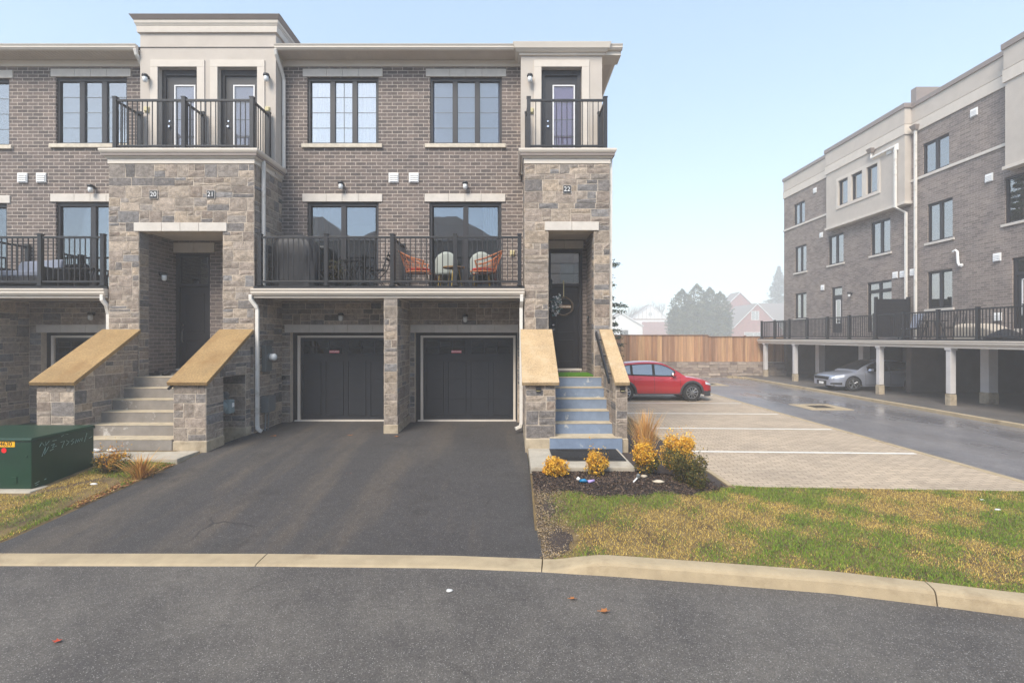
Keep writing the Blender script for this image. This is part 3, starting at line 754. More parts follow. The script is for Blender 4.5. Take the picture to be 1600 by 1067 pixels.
# stucco upper rooms with balcony doors
def stucco_room(x0, x1, z1, doors):
    mb = MB(); hl = [(a, b, 6.42, 8.86) for a, b in doors]
    wall_holes(mb, (0, SF, 0), (1, 0, 0), (0, -1, 0), x0, x1, 6.2, z1, hl, .16)
    for x in (x0, x1): mb.quad((x, SF, 6.2), (x, WF + .3, 6.2), (x, WF + .3, z1), (x, SF, z1))
    mb.quad((x0, SF, z1), (x1, SF, z1), (x1, WF + 1.2, z1), (x0, WF + 1.2, z1))
    mb.build("stucco_wall", M["stucco"], house)
    for a, b in doors:
        t = .185; f = MB()
        for (p, q, r_, s_) in ((a - t, a - .0, 6.42, 8.86), (b, b + t, 6.42, 8.86), (a - t, b + t, 8.86, 9.03)): f.box(p, SF - .03, r_, q, SF + .02, s_)
        f.build("stucco_surround", M["stucco_trim"], house, bevel=.006)
def balcony_door(a, b, blind):
    y = SF + .13; z0, z1 = 6.45, 8.86; f = MB(); fr = .09
    f.box(a, y, z0, a + fr, y + .1, z1); f.box(b - fr, y, z0, b, y + .1, z1); f.box(a + fr, y, z1 - .14, b - fr, y + .1, z1)
    d = f.build("balcony_door", M["black_frame"], house, bevel=.005)
    l = MB(); la, lb = a + fr, b - fr; ga, gb, g0, g1 = la + .2, lb - .06, z0 + .32, z1 - .36
    wall_holes(l, (0, y + .04, 0), (1, 0, 0), (0, -1, 0), la, lb, z0, z1 - .14, [(ga, gb, g0, g1)], .04); l.build("door_leaf", M["door_black"], d)
    w = MB(); k = .032
    for (p, q, r_, s_) in ((ga, ga + k, g0, g1), (gb - k, gb, g0, g1), (ga + k, gb - k, g0, g0 + k), (ga + k, gb - k, g1 - k, g1)): w.box(p, y + .022, r_, q, y + .05, s_)
    w.build("lite_frame", M["white_paint"], d, bevel=.004)
    g = MB(); g.box(ga + k, y + .045, g0 + k, gb - k, y + .05, g1 - k); g.build("pane", M["glass_lite"], d)
    g = MB()
    for t in (.25, .5, .75): z = lerp(g0, g1, t); g.box(ga + k, y + .036, z - .006, gb - k, y + .044, z + .006)
    g.build("muntin", M["grey_metal"], d)
    g = MB(); g.quad((ga, y + .08, g0), (gb, y + .08, g0), (gb, y + .08, g1), (ga, y + .08, g1)); g.build("blind", M[blind], d)
    h = MB(); h.lathe([(.028, 0), (.028, -.05)], (la + .08, y + .04, z0 + 1.0), 12, 'y'); h.lathe([(.022, 0), (.022, -.02)], (la + .08, y + .04, z0 + 1.14), 12, 'y'); h.build("handle", M["chrome"], d)
stucco_room(-9.22, -5.857, 9.75, [(-8.77, -7.80), (-7.29, -6.31)])
balcony_door(-8.77, -7.80, "blind_white"); balcony_door(-7.29, -6.31, "blind_white")
stucco_room(.22, 2.233, 9.3, [(.73, 1.73)]); balcony_door(.73, 1.73, "blind_pink")

def cornice(x0, x1, y0, y1, steps, mat, name):
    mb = MB()
    for z0, z1, o0, o1 in steps:
        mb.hexa([(x0 - o0, y0 - o0, z0), (x1 + o0, y0 - o0, z0), (x1 + o0, y1, z0), (x0 - o0, y1, z0), (x0 - o1, y0 - o1, z1), (x1 + o1, y0 - o1, z1), (x1 + o1, y1, z1), (x0 - o1, y1, z1)])
    return mb.build(name, M[mat], house, bevel=.006)
cornice(-9.22, -5.857, SF, WF + 1.2, [(9.70, 9.86, .05, .06), (9.863, 9.90, .07, .08), (9.903, 9.98, .09, .10)], "stucco_trim", "parapet_moulding")
cornice(-9.22, -5.857, SF, WF + 1.2, [(9.983, 10.085, .11, .17)], "cap_metal", "parapet_cap")
cornice(.22, 2.233, SF, WF + 1.2, [(9.14, 9.19, .04, .06), (9.193, 9.25, .09, .15), (9.253, 9.39, .16, .20)], "trim", "eave_moulding")

# windows
def window(parent, u0, u1, z0, z1, o, u, n, lights=3, rows=4, back=None, frame="black_frame", glass="glass", depth=.10, cross=False, name="window", fw=.06, only_top=False):
    o, u, n = Vector(o), Vector(u), Vector(n); Z = Vector((0, 0, 1))
    def bx(mb, a, b, c, d, e, f_):
        q = [(a, c), (b, c), (b, d), (a, d)]
        lo = [o + u * x + Z * z - n * f_ for x, z in q]; hi = [o + u * x + Z * z - n * e for x, z in q]
        mb.hexa(lo + hi)
    f = MB()
    bx(f, u0, u0 + fw, z0, z1, depth - .05, depth + .05); bx(f, u1 - fw, u1, z0, z1, depth - .05, depth + .05)
    bx(f, u0 + fw, u1 - fw, z0, z0 + fw, depth - .05, depth + .05); bx(f, u0 + fw, u1 - fw, z1 - fw * 1.4, z1, depth - .05, depth + .05)
    iw = u1 - u0 - 2 * fw; mw = .13 if lights > 1 else 0
    for k in range(1, lights): c = u0 + fw + iw * k / lights; bx(f, c - mw / 2, c + mw / 2, z0 + fw, z1 - fw * 1.4, depth - .045, depth + .045)
    fo = f.build(name, M[frame], parent, bevel=.004)
    g_ = MB(); lw_ = []
    for k in range(lights):
        a = u0 + fw + iw * k / lights + (mw / 2 if k else .035); b = u0 + fw + iw * (k + 1) / lights - (mw / 2 if k < lights - 1 else .035)
        g = MB(); bx(g, a, b, z0 + fw + .02, z1 - fw * 1.4 - .02, depth, depth + .006); g.build("pane", M[glass], fo)
        for r_ in range(1, rows): z = lerp(z0 + fw, z1 - fw * 1.4, r_ / rows); bx(g_, a, b, z - .007, z + .007, depth - .008, depth - .001)
        if cross and k == lights // 2: c = (a + b) / 2; bx(g_, c - .007, c + .007, z0 + fw, z1 - fw * 1.4, depth - .009, depth - .002)
    if rows > 1: g_.build("muntin", M["grey_metal"], fo)
    if back == "curtain":
        c = MB(); r1, r2 = [], []; nn = 90
        for i in range(nn + 1):
            x = lerp(u0 + fw, u1 - fw, i / nn); d_ = depth + .10 + .022 * math.sin(i * 1.25) + .012 * math.sin(i * .53)
            r1.append(o + u * x + Z * z0 - n * d_); r2.append(o + u * x + Z * z1 - n * d_)
        c.grid([r1, r2]); c.build("curtain", M["curtain"], fo, smooth=True)
    elif back:
        c = MB(); d_ = depth + .09; c.quad(o + u * u0 + Z * z0 - n * d_, o + u * u1 + Z * z0 - n * d_, o + u * u1 + Z * z1 - n * d_, o + u * u0 + Z * z1 - n * d_); c.build("blind", M[back], fo)
    return fo
FR = ((0, WF, 0), (1, 0, 0), (0, -1, 0))
def sill(x0, x1, z): 
    mb = MB(); mb.box(x0, WF - .06, z - .10, x1, WF + .1, z); mb.build("window_sill", M["sill_stone"], house, bevel=.008)
for (a, b, c, d), bk, cr in ((win_up[0], "curtain", True), (win_up[1], "blind", False), (lw[0], "curtain", False), (lw[1], "curtain", False)):
    window(house, a, b, c, d, *FR, 3, 4, bk, cross=cr, glass="glass_sky" if bk == "curtain" else "glass")
    lintel_blocks("lintel", house, a - .11, b + .11, d + .003, d + .20, WF, 4); sill(a - .13, b + .10, c + .001)
def sliding_door(a, b, c, d, curtain_side):
    f = window(house, a, b, c, d, *FR, 2, 1, None, glass="glass_door", name="sliding_door", fw=.07)
    x0, x1 = (a + .07, a + .48) if curtain_side == 'l' else (b - .48, b - .07)
    m = MB(); r1, r2 = [], []
    for i in range(31):
        x = lerp(x0, x1, i / 30); y = WF + .22 + .03 * math.sin(i * 1.3); r1.append((x, y, c)); r2.append((x, y, d))
    m.grid([r1, r2]); m.build("curtain", M["curtain"], f, smooth=True)
    lintel_blocks("lintel", house, a - .12, b + .10, d + .003, d + .20, WF, 4)
sliding_door(*slide[0], 'l'); sliding_door(*slide[1], 'r'); sliding_door(*ls[0], 'r'); sliding_door(*ls[1], 'r')

# roof, soffit, frieze, gutters
mb = MB()
mb.poly([(-17.3, 12.36, 9.35), (2.62, 12.36, 9.35), (2.62, 24.6, 9.35), (-17.3, 24.6, 9.35)])
mb.poly([(-17.3, 12.36, 9.352), (2.62, 12.36, 9.352), (-2.6, 18.5, 10.9), (-17.3, 18.5, 10.9)]); mb.poly([(2.62, 12.36, 9.352), (2.62, 24.6, 9.352), (-2.6, 18.5, 10.9)])
mb.poly([(-17.3, 24.6, 9.352), (2.62, 24.6, 9.352), (-2.6, 18.5, 10.9), (-17.3, 18.5, 10.9)])
mb.build("roof", M["roof_shingle"], house)
mb = MB()
for a, b in ((-17.3, -9.22), (-5.857, .22)):
    mb.box(a, 12.36, 9.255, b, WF, 9.27)
    n = int((b - a) / .1)
    for i in range(n): x = a + i * .1; mb.box(x, 12.37, 9.249, x + .012, WF - .02, 9.256)
mb.box(2.24, WF - .4, 9.255, 2.60, 24.5, 9.27)
mb.build("soffit", M["soffit"], house)
mb = MB()
for a, b in ((-17.2, -9.22), (-5.857, .22)): mb.box(a, WF - .03, 9.10, b, WF + .02, 9.25); mb.box(a, WF - .045, 9.20, b, WF - .03, 9.25)
mb.box(2.235, WF - .02, 9.10, 2.262, 24.3, 9.25); mb.build("frieze", M["trim"], house, bevel=.005)
GP = [(0, 0), (0, .125), (-.11, .125), (-.125, .115), (-.115, .09), (-.10, .075), (-.10, .045), (-.075, .015), (-.06, 0)]
def gutter(x0, x1, y, z): 
    mb = MB(); mb.prism_x([(y + a, z + b) for a, b in GP], x0, x1); return mb
gutter(-17.3, -9.25, 12.36, 9.25).build("gutter", M["trim"], house)
gutter(2.30, 2.72, 12.36, 9.25).build("gutter", M["trim"], house)
mb = MB(); mb.box(2.234, 12.362, 9.15, 2.70, WF, 9.345); mb.build("eave_return", M["trim"], house)
gutter(-5.84, .05, 12.36, 9.25).build("gutter", M["trim"], house)
mb = MB(); mb.prism_y([(2.60 - a, 9.25 + b) for a, b in GP], 12.36, 24.6); mb.build("gutter", M["trim"], house)

# balcony floors over the towers with fascia and gutter on three sides
def ledge(x0, x1):
    mb = MB(); mb.box(x0 - .02, PF - .02, 6.14, x1 + .02, WF, 6.29); mb.build("fascia", M["trim"], house, bevel=.006)
    g = MB(); o0, o1 = .04, .14
    prof = [(o0, 6.255), (.07, 6.29), (.07, 6.33), (o1 - .02, 6.37), (o1, 6.41), (o1, 6.45), (o1 - .03, 6.455), (o1 - .03, 6.43)]
    for (p, q), (r_, s_) in zip(zip([a for a, _ in prof], [z for _, z in prof]), zip([a for a, _ in prof][1:], [z for _, z in prof][1:])):
        A = [(x0 - p, WF), (x0 - p, PF - p), (x1 + p, PF - p), (x1 + p, WF)]; B = [(x0 - r_, WF), (x0 - r_, PF - r_), (x1 + r_, PF - r_), (x1 + r_, WF)]
        for i in range(3): g.quad((*A[i], q), (*A[i + 1], q), (*B[i + 1], s_), (*B[i], s_))
    g.build("gutter", M["trim"], house)
    f = MB(); f.box(x0 - .1, PF - .1, 6.30, x1 + .1, WF, 6.42); f.build("balcony_floor", M["cap_metal"], house)
ledge(-9.23, -5.905); ledge(.29, 2.235)

# main balconies over the garages
def deck(x0, x1):
    mb = MB(); mb.box(x0, PF + .0, 3.09, x1, WF, 3.27); mb.build("balcony_floor", M["soffit"], house)
    mb = MB(); mb.box(x0, PF - .03, 3.275, x1, WF - .003, 3.34); mb.build("deck_membrane", M["black_metal"], house)
    mb = MB(); mb.prism_x([(PF - .002 + a, 3.12 + b * 1.25) for a, b in GP], x0 - .03, x1 + .0); mb.build("gutter", M["trim"], house)
    mb = MB(); mb.box(x0, PF - .028, 3.07, x1, PF - .003, 3.115); mb.build("fascia", M["trim"], house)
deck(-5.905, .285); deck(-17.2, -9.26)

# railings
BAL = {}
def railing(parent, pts, z0, z1, rail_lo, rail_hi, gap=.118, post_w=.085, divider=False, bal_w=.018):
    """pts: post positions in order; every post and baluster is a sub-part"""
    r = MB()
    for (xa, ya), (xb, yb_) in zip(pts[:-1], pts[1:]):
        d = Vector((xb - xa, yb_ - ya, 0)); L = d.length; d.normalize(); s = Vector((-d.y, d.x, 0)) * .022
        for za, zb in ((rail_lo, rail_lo + .045), (rail_hi, rail_hi + .05)):
            A, B = Vector((xa, ya, 0)), Vector((xb, yb_, 0))
            r.hexa([A - s + Vector((0, 0, za)), B - s + Vector((0, 0, za)), B + s + Vector((0, 0, za)), A + s + Vector((0, 0, za)), A - s + Vector((0, 0, zb)), B - s + Vector((0, 0, zb)), B + s + Vector((0, 0, zb)), A + s + Vector((0, 0, zb))])
    ro = r.build("railing", M["black_metal"], parent, bevel=.004)
    off = world_loc(ro); key = (round(rail_hi - rail_lo, 3), bal_w)
    if key not in BAL:
        m = MB(); m.box(-bal_w / 2, -bal_w / 2, 0, bal_w / 2, bal_w / 2, rail_hi - rail_lo); o = m.build("baluster", M["black_metal"]); BAL[key] = o.data; bpy.data.objects.remove(o)
    pk = ("post", round(z1 - z0, 3), post_w)
    if pk not in BAL:
        m = MB(); w = post_w / 2; m.box(-w, -w, 0, w, w, z1 - z0 - .02); m.box(-w - .008, -w - .008, z1 - z0 - .02, w + .008, w + .008, z1 - z0 + .005); m.box(-w - .02, -w - .02, 0, w + .02, w + .02, .02)
        o = m.build("post", M["black_metal"]); BAL[pk] = o.data; bpy.data.objects.remove(o)
    for x, y in pts:
        o = bpy.data.objects.new("post", BAL[pk]); COL.objects.link(o); o.parent = ro; o.location = Vector((x, y, z0)) - off
    cnt = 0
    for (xa, ya), (xb, yb_) in zip(pts[:-1], pts[1:]):
        L = math.hypot(xb - xa, yb_ - ya) - post_w; n = max(1, round(L / gap) - 1)
        for i in range(n):
            t = (post_w / 2 + L * (i + 1) / (n + 1)) / (L + post_w)
            o = bpy.data.objects.new("baluster", BAL[key]); COL.objects.link(o); o.parent = ro
            o.location = Vector((lerp(xa, xb, t), lerp(ya, yb_, t), rail_lo)) - off
    return ro
yr = PF + .0
railing(house, [(-5.765, yr), (-4.25, yr), (-2.74, yr), (-1.30, yr), (.17, yr)], 3.345, 4.53, 3.42, 4.43)
railing(house, [(-2.74, yr + .1), (-2.74, WF - .15)], 3.345, 4.53, 3.42, 4.43)
railing(house, [(-16.6, yr), (-15.1, yr), (-13.6, yr), (-12.34, yr), (-10.79, yr), (-9.36, yr)], 3.345, 4.53, 3.42, 4.43)
railing(house, [(-12.34, yr + .1), (-12.34, WF - .08)], 3.345, 4.53, 3.42, 4.43)
yu = PF + .08
railing(house, [(-9.14, 12.28), (-9.14, yu), (-7.56, yu), (-5.99, yu), (-5.99, 12.28)], 6.43, 7.70, 6.55, 7.60)
railing(house, [(-7.6, yu + .1), (-7.6, 12.28)], 6.43, 7.70, 6.55, 7.60)
railing(house, [(.36, 12.28), (.385, yu), (2.15, yu), (2.15, 12.28)], 6.43, 7.70, 6.55, 7.60)

# downspouts
def downspout(path, w=.075):
    mb = MB(); mb.tube(path, w * .707, 4, rot=math.pi / 4); return mb.build("downspout", M["downspout_white"], house, bevel=.008)
downspout([(-5.95, PF - .06, 3.14), (-5.95, PF - .06, 3.03), (-5.84, PF - .02, 2.86), (-5.83, PF + .0, 2.80), (-5.83, PF + .0, .16), (-5.81, PF - .02, .08), (-5.70, PF - .10, .04)])
downspout([(.22, PF - .06, 3.14), (.22, PF - .06, 3.0), (.21, PF + .06, 2.85), (.21, PF + .06, .20), (.19, PF + .05, .12), (.08, PF - .0, .08)])
downspout([(-9.33, PF - .06, 3.14), (-9.33, PF - .06, 3.02), (-9.28, PF - .0, 2.9), (-9.30, PF + .08, 2.7), (-9.30, PF + .08, 0)])
downspout([(-5.83, 11.72, 6.3), (-5.83, 11.72, 3.36)], .07)
downspout([(-5.82, 12.28, 9.26), (-5.82, 12.32, 9.15), (-5.80, 12.62, 8.82), (-5.80, 12.70, 8.70), (-5.80, 12.70, 6.45)], .07)
downspout([(-9.27, 12.28, 9.26), (-9.27, 12.32, 9.15), (-9.27, 12.62, 8.9), (-9.27, 12.72, 8.8), (-9.27, 12.72, 6.45)], .07)
downspout([(2.28, PF + .08, 6.28), (2.28, PF + .08, 0.0)], .06)

# ---------------------------------------------------------------- entry stairs
def stair(label, x_l0, x_l1, x_r0, x_r1, blue, seed, niche, base_z):
    st = thing("entry_stairs", label, "stairs", ((x_l0 + x_r1) / 2, 9.75, base_z))
    y0, y1 = 9.75, PF - .025
    topz = lambda y: lerp(1.27, 2.28, (y - y0) / (PF - y0))
    for x0, x1, side in ((x_l0, x_l1, 'l'), (x_r0, x_r1, 'r')):
        b = MB()
        def pr(xa, xb, ya, yb_, zlo): b.prism_x([(ya, zlo), (yb_, zlo), (yb_, topz(yb_)), (ya, topz(ya))], xa, xb)
        nh = []
        if niche and side == 'r':
            pr(x0, x1, y0, 10.33, base_z - .2); pr(x0, x1, 11.2, y1, base_z - .2); pr(x0, x1, 10.33, 11.2, 1.35); pr(x0, x0 + .12, 10.33, 11.2, base_z - .2); nh = [(10.33, 11.2, base_z - .2, 1.35)]
        else: pr(x0, x1, y0, y1, base_z - .2)
        w = b.build("cheek_wall", M["mortar"], st)
        s = MB()
        stone_face(s, (0, y0, 0), (1, 0, 0), (0, -1, 0), x0, x1, base_z + .2, 1.26, seed=seed, big=.95)
        stone_face(s, (x1, 0, 0), (0, 1, 0), (1, 0, 0), y0, y1, base_z + .2, 2.3, nh, top=topz, seed=seed + 1)
        stone_face(s, (x0, 0, 0), (0, 1, 0), (-1, 0, 0), y0, y1, base_z + .2, 2.3, top=topz, seed=seed + 2)
        if nh: stone_face(s, (0, 11.2, 0), (1, 0, 0), (0, -1, 0), x0 + .12, x1, base_z + .2, 1.33, seed=seed + 3); stone_face(s, (x0 + .12, 0, 0), (0, 1, 0), (1, 0, 0), 10.33, 11.2, base_z + .2, 1.33, seed=seed + 4)
        s.build("stone_facing", M["stone"], w, colattr=True)
        p = MB()
        if nh: p.box(x0 - .01, y0 - .03, base_z - .25, x1 + .03, 10.33, base_z + .195); p.build("plinth", M["plinth"], w, bevel=.015); p = MB(); p.box(x0 - .01, 11.18, base_z - .25, x1 + .03, y1 - .003, base_z + .195)
        else: p.box(x0 - .01, y0 - .03, base_z - .25, x1 + .02, y1, base_z + .195)
        p.build("plinth", M["plinth"], w, bevel=.015)
        c = MB(); ov = .035 if (blue and side == 'r') else .075
        c.prism_x([(y0 - .07, topz(y0 - .07) + .004), (y1 - .003, topz(y1) + .004), (y1 - .003, topz(y1) + .004 + .088), (y0 - .10, topz(y0 - .10) + .004 + .088)], x0 - ov, x1 + ov)
        c.build("coping", M["coping_pale" if blue else "coping"], st, bevel=.008)
        seed += 10
    h = (ZD - base_z - .02) / 6; run = .305
    for k in range(6):
        za, zb = base_z + .02 + k * h, base_z + .02 + (k + 1) * h; ya = 9.77 + k * run
        xa, xb = x_l1, x_r0
        if k == 0:
            ya = 9.66 if blue else 9.70
            if blue: xa, xb = .73, 2.14
        m = MB(); yb_ = ya + (run if k else 9.77 + run - ya) + .02
        if k == 5: yb_ = PF - .05
        m.cur = 0; m.box(xa + .002, ya, base_z - .2 if k == 0 else za - .02, xb - .002, yb_, zb - .012)
        m.cur = 1; m.box(xa + .002, ya - .008, zb - .012 + .0005, xb - .002, yb_, zb)
        m.build("step", [M["riser_blue" if blue else "riser_grey"], M["tread"]], st, bevel=.006)
    if blue:
        hr = MB(); x = x_r0 - .115
        for fy_ in (.15, .5, .85):
            yy_ = lerp(9.86, PF - .08, fy_); zz_ = lerp(1.30, 2.26, fy_); hr.box(x, yy_ - .012, zz_ - .02, x_r0, yy_ + .012, zz_ + .01)
        A, B = (x, 9.86, 1.30), (x, PF - .08, 2.26)
        hr.hexa([(x - .02, A[1], A[2] - .05), (x + .02, A[1], A[2] - .05), (x + .02, B[1], B[2] - .05), (x - .02, B[1], B[2] - .05), (x - .02, A[1], A[2] + .05), (x + .02, A[1], A[2] + .05), (x + .02, B[1], B[2] + .05), (x - .02, B[1], B[2] + .05)])
    else:
        hr = MB(); x = x_r0 - .05
        hr.tube([(x, 9.68, 1.17), (x, 9.9, 1.28), (x, 11.2, 2.04)], .03, 8)
    hr.build("handrail", M["black_metal"], st, bevel=.006)
    return st
stair("grey concrete entry stairs with tan sloped copings leading to the door under 20 and 21", -9.28, -8.55, -6.61, -5.975, False, 51, True, -.05)
stair("light blue painted entry stairs with tan sloped copings leading to the door of number 22", .268, .842, 2.03, 2.25, True, 71, False, .0)

def slab(name, label, x0, x1, y0, y1, z, joints, zb=-.3):
    mb = MB(); xs = [x0] + joints + [x1]
    for a, b in zip(xs[:-1], xs[1:]): mb.box(a + .004, y0, zb, b - .004, y1, z)
    o = mb.build(name, M["concrete"], bevel=.01); o["kind"] = "structure"; return o
slab("landing_pad", "", -8.95, -6.08, 9.07, 9.72, -.035, [-8.1, -7.1]); slab("walkway_pad", "", .31, 2.05, 8.30, 9.74, .008, [])
# ---------------------------------------------------------------- fittings on the walls
def lamp(label, x, y, z, group, rz=0.0, small=True):
    t = thing("wall_lamp", label, "lamp", (x, y, z), rz, group)
    a = MB(); a.lathe([(.045, .0), (.045, -.02), (.03, -.03)], (0, 0, .06), 14, 'y'); a.build("backplate", M["black_metal"], t, local=True)
    a = MB(); a.tube([(0, -.02, .06), (0, -.06, .09), (0, -.10, .085)], .014); a.lathe([(.03, .10), (.065, .085), (.075, .05), (.072, .035), (.055, .03)], (0, -.10, 0), 18); a.build("hood", M["black_metal"], t, local=True, smooth=True)
    a = MB(); a.lathe([(.052, .035), (.056, -.03), (.05, -.085), (.025, -.105), (.0, -.108)], (0, -.10, 0), 18); a.build("glass_jar", M["lens_white"], t, local=True, smooth=True)
    return t
px = lambda x, Y: (x - 800) / 780 * Y
pz = lambda y, Y: H + (527 - y) / 780 * Y
for lb, x, y, Y in (("black and white jar lamp on the brick above the left sliding door of unit 21", 533, 290, WF), ("black and white jar lamp on the brick above the sliding door with wicker chairs", 727, 290, WF), ("black and white jar lamp on the brick left of plaque 20", 143, 295, WF),
                    ("jar lamp over the garage door left of the narrow stone pier", 533, 495, WF), ("jar lamp over the garage door nearest the blue stairs", 727, 497, WF), ("jar lamp in the shade over the half hidden garage beside the green cabinet", 143, 494, WF),
                    ("jar lamp on the stucco left of the left upper balcony doors", 228, 123, SF), ("jar lamp on the stucco beside the downspout at the left upper balcony", 417, 122, SF), ("jar lamp on the stucco left of the pink glazed balcony door", 828, 123, SF)):
    lamp(lb, px(x, Y - .1), Y - .03, pz(y, Y - .1), "jar lamps on the townhouse walls")
lamp("jar lamp on the brick side wall of the porch under plaque 20", -8.54 + .01, 12.1, pz(432, 12.1), "jar lamps on the townhouse walls", math.pi / 2)
t = thing("carriage_lantern", "small black carriage lantern beside the door of number 22", "lantern", (.86, 11.95, 3.42))
a = MB(); a.box(.84, 11.86, 3.3, .95, 11.97, 3.5); a.build("glass_body", M["glass_dark"], t); a = MB()
a.lathe([(.085, 0), (.05, .05), (.012, .1), (.012, .13)], (.895, 11.915, 3.5), 4); a.lathe([(.03, 0), (.075, .02)], (.895, 11.915, 3.28), 4)
for sx in (-1, 1):
    for sy in (-1, 1): a.box(.895 + sx * .05 - .006, 11.915 + sy * .05 - .006, 3.29, .895 + sx * .05 + .006, 11.915 + sy * .05 + .006, 3.5)
a.build("lantern_frame", M["black_metal"], t)

def vent(label, x, y, z, w=.25, d=(0, -1), group="white vent covers on the townhouse wall", col="white_plastic"):
    t = thing("vent_cover", label, "vent", (x, y, z), 0 if d == (0, -1) else -math.pi / 2, group)
    a = MB(); a.box(-w / 2, -.03, -w / 2, w / 2, 0, w / 2); a.build("flange", M[col], t, local=True, bevel=.006)
    a = MB()
    for k in range(4):
        z0 = -w / 2 + .03 + k * (w - .06) / 4; a.prism_x([(-.032, z0), (-.055, z0), (-.032, z0 + (w - .07) / 4)], -w / 2 + .02, w / 2 - .02)
    a.build("louvre", M[col], t, local=True)
for lb, x, y in (("left white vent cover of the pair above the balcony between two lamps", 615.3, 278.5), ("right white vent cover of the pair above the balcony between two lamps", 646.8, 278.5), ("white vent cover at the far left edge of the brick wall", 36.5, 278.5), ("white vent cover second from the left edge, left of plaque 20", 65.7, 278.5)):
    vent(lb, px(x, WF), WF - .005, pz(y, WF))
def plaque(label, s, x, y):
    X, Z = px(x, PF - .03), pz(y, PF - .03)
    t = thing("house_number", label, "sign", (X, PF - .03, Z), 0, "house number plaques on the stone towers")
    a = MB(); a.box(X - .098, PF - .030, Z - .098, X + .098, PF - .01, Z + .098); a.build("plaque_rim", M["precast"], t, bevel=.004)
    a = MB(); a.box(X - .088, PF - .033, Z - .088, X + .088, PF - .029, Z + .088); a.build("plaque", M["black_metal"], t)
    text("numerals", s, (X, PF - .034, Z), .15, M["white_plastic"], t)
plaque("square black plaque with white 20 on the stone above the shared porch", "20", 239.5, 304); plaque("square black plaque with white 21 on the stone above the shared porch", "21", 329, 304); plaque("square black plaque with white 22 on the end tower", "22", 886, 296)
for lb, x, y, Y in (("beige outlet cover on the brick right of the wicker chairs", 800.5, 396, WF), ("beige outlet cover on the stucco behind the left of the upper balcony railing", 230, 172, SF), ("beige outlet cover on the stucco beside the upper downspout", 418.5, 172, SF), ("beige outlet cover on the stucco left of the pink door", 830, 174, SF)):
    t = thing("outlet_cover", lb, "outlet", (px(x, Y), Y, pz(y, Y)), 0, "beige outdoor outlet covers"); X, Z = px(x, Y), pz(y, Y)
    a = MB(); a.box(X - .06, Y - .02, Z - .075, X + .06, Y - .003, Z + .075); a.build("box", M["beige_plastic"], t, bevel=.01); a = MB(); a.box(X - .05, Y - .06, Z - .05, X + .05, Y - .018, Z + .06); a.build("flip_lid", M["beige_plastic"], t, bevel=.015)
# electric meter and service box on the side of the tower, facing the left garage
xw = -5.905 + .022
t = thing("electric_meter", "grey electric meter with round glass dial on the stone beside the left garage", "meter", (xw, 11.95, 1.5), 0)
a = MB(); a.box(xw, 11.72, 1.36, xw + .11, 12.02, 1.98); a.build("meter_box", M["meter_box"], t, bevel=.012)
a = MB(); a.lathe([(.10, 0), (.10, .03), (.088, .04)], (xw + .11, 11.87, 1.70), 20, 'x'); a.build("collar", M["grey_metal"], t)
a = MB(); a.lathe([(.085, 0), (.085, .09), (.07, .12), (.0, .125)], (xw + .15, 11.87, 1.70), 20, 'x'); a.build("dial", M["lens_white"], t, smooth=True)
t = thing("service_box", "blue grey utility box with two conduits low on the stone beside the white downspout", "utility box", (xw, 11.9, .3))
a = MB(); a.box(xw, 11.70, .40, xw + .16, 12.05, .78); a.build("box", M["grey_metal"], t, bevel=.012); a = MB(); a.box(xw + .16, 11.69, .43, xw + .175, 12.06, .76); a.build("cover", M["grey_metal"], t, bevel=.006)
for y in (11.78, 11.92): a = MB(); a.tube([(xw + .07, y, .41), (xw + .07, y, .2), (xw + .07, y - .04, -.05)], .022); a.build("conduit", M["grey_metal"], t)
t = thing("hose_tap", "small black hose tap on the stone left of the left garage door", "tap", (px(444.5, WF), WF, pz(590, WF))); X, Z = px(444.5, WF), pz(590, WF)
a = MB(); a.lathe([(.05, -.02), (.05, -.05), (.03, -.06)], (X, WF, Z), 14, 'y'); a.tube([(X, WF - .05, Z), (X, WF - .10, Z), (X, WF - .12, Z - .05)], .016); a.build("spout", M["black_metal"], t); a = MB(); a.lathe([(.035, 0), (.035, .012)], (X, WF - .09, Z + .04), 12); a.build("wheel", M["black_metal"], t)
# gas meter in its niche
gx, gy = -6.12, 10.66
t = thing("gas_meter", "grey gas meter with looped pipe in the stone niche beside the stairs", "meter", (gx, gy, .0))
a = MB(); a.lathe([(.0, -.13), (.10, -.12), (.135, -.06), (.135, .06), (.10, .12), (.0, .13)], (gx - .03, gy, .70), 18, 'y'); a.build("meter_body", M["meter_grey"], t, smooth=True)
a = MB(); a.box(gx + .02, gy - .08, .54, gx + .14, gy + .12, .84); a.build("index_housing", M["meter_grey"], t, bevel=.03)
a = MB(); a.box(gx + .142, gy + .0, .68, gx + .146, gy + .08, .77); a.build("dial_label", M["white_plastic"], t)
a = MB(); lp = [(gx, gy - .26, -.05), (gx, gy - .26, .95)] + [(gx, gy - .18 - .08 * math.cos(w), .95 + .09 * math.sin(w)) for w in np.linspace(0.3, math.pi, 8)] + [(gx, gy - .10, .82)]
a.tube(lp, .022); a.tube([(gx, gy + .06, .82), (gx, gy + .06, .98), (gx - .2, gy + .06, 1.0)], .022)
for z in (.18, .5, .62): a.lathe([(.034, 0), (.034, .06)], (gx, gy - .26, z), 8)
a.lathe([(.06, -.03), (.06, .03)], (gx, gy + .03, .93), 14, 'y'); a.build("pipework", M["grey_metal"], t)
a = MB(); a.lathe([(.03, 0), (.03, .09)], (gx, gy - .26, .0), 10); a.build("yellow_tag", M["yellow_sign"], t)

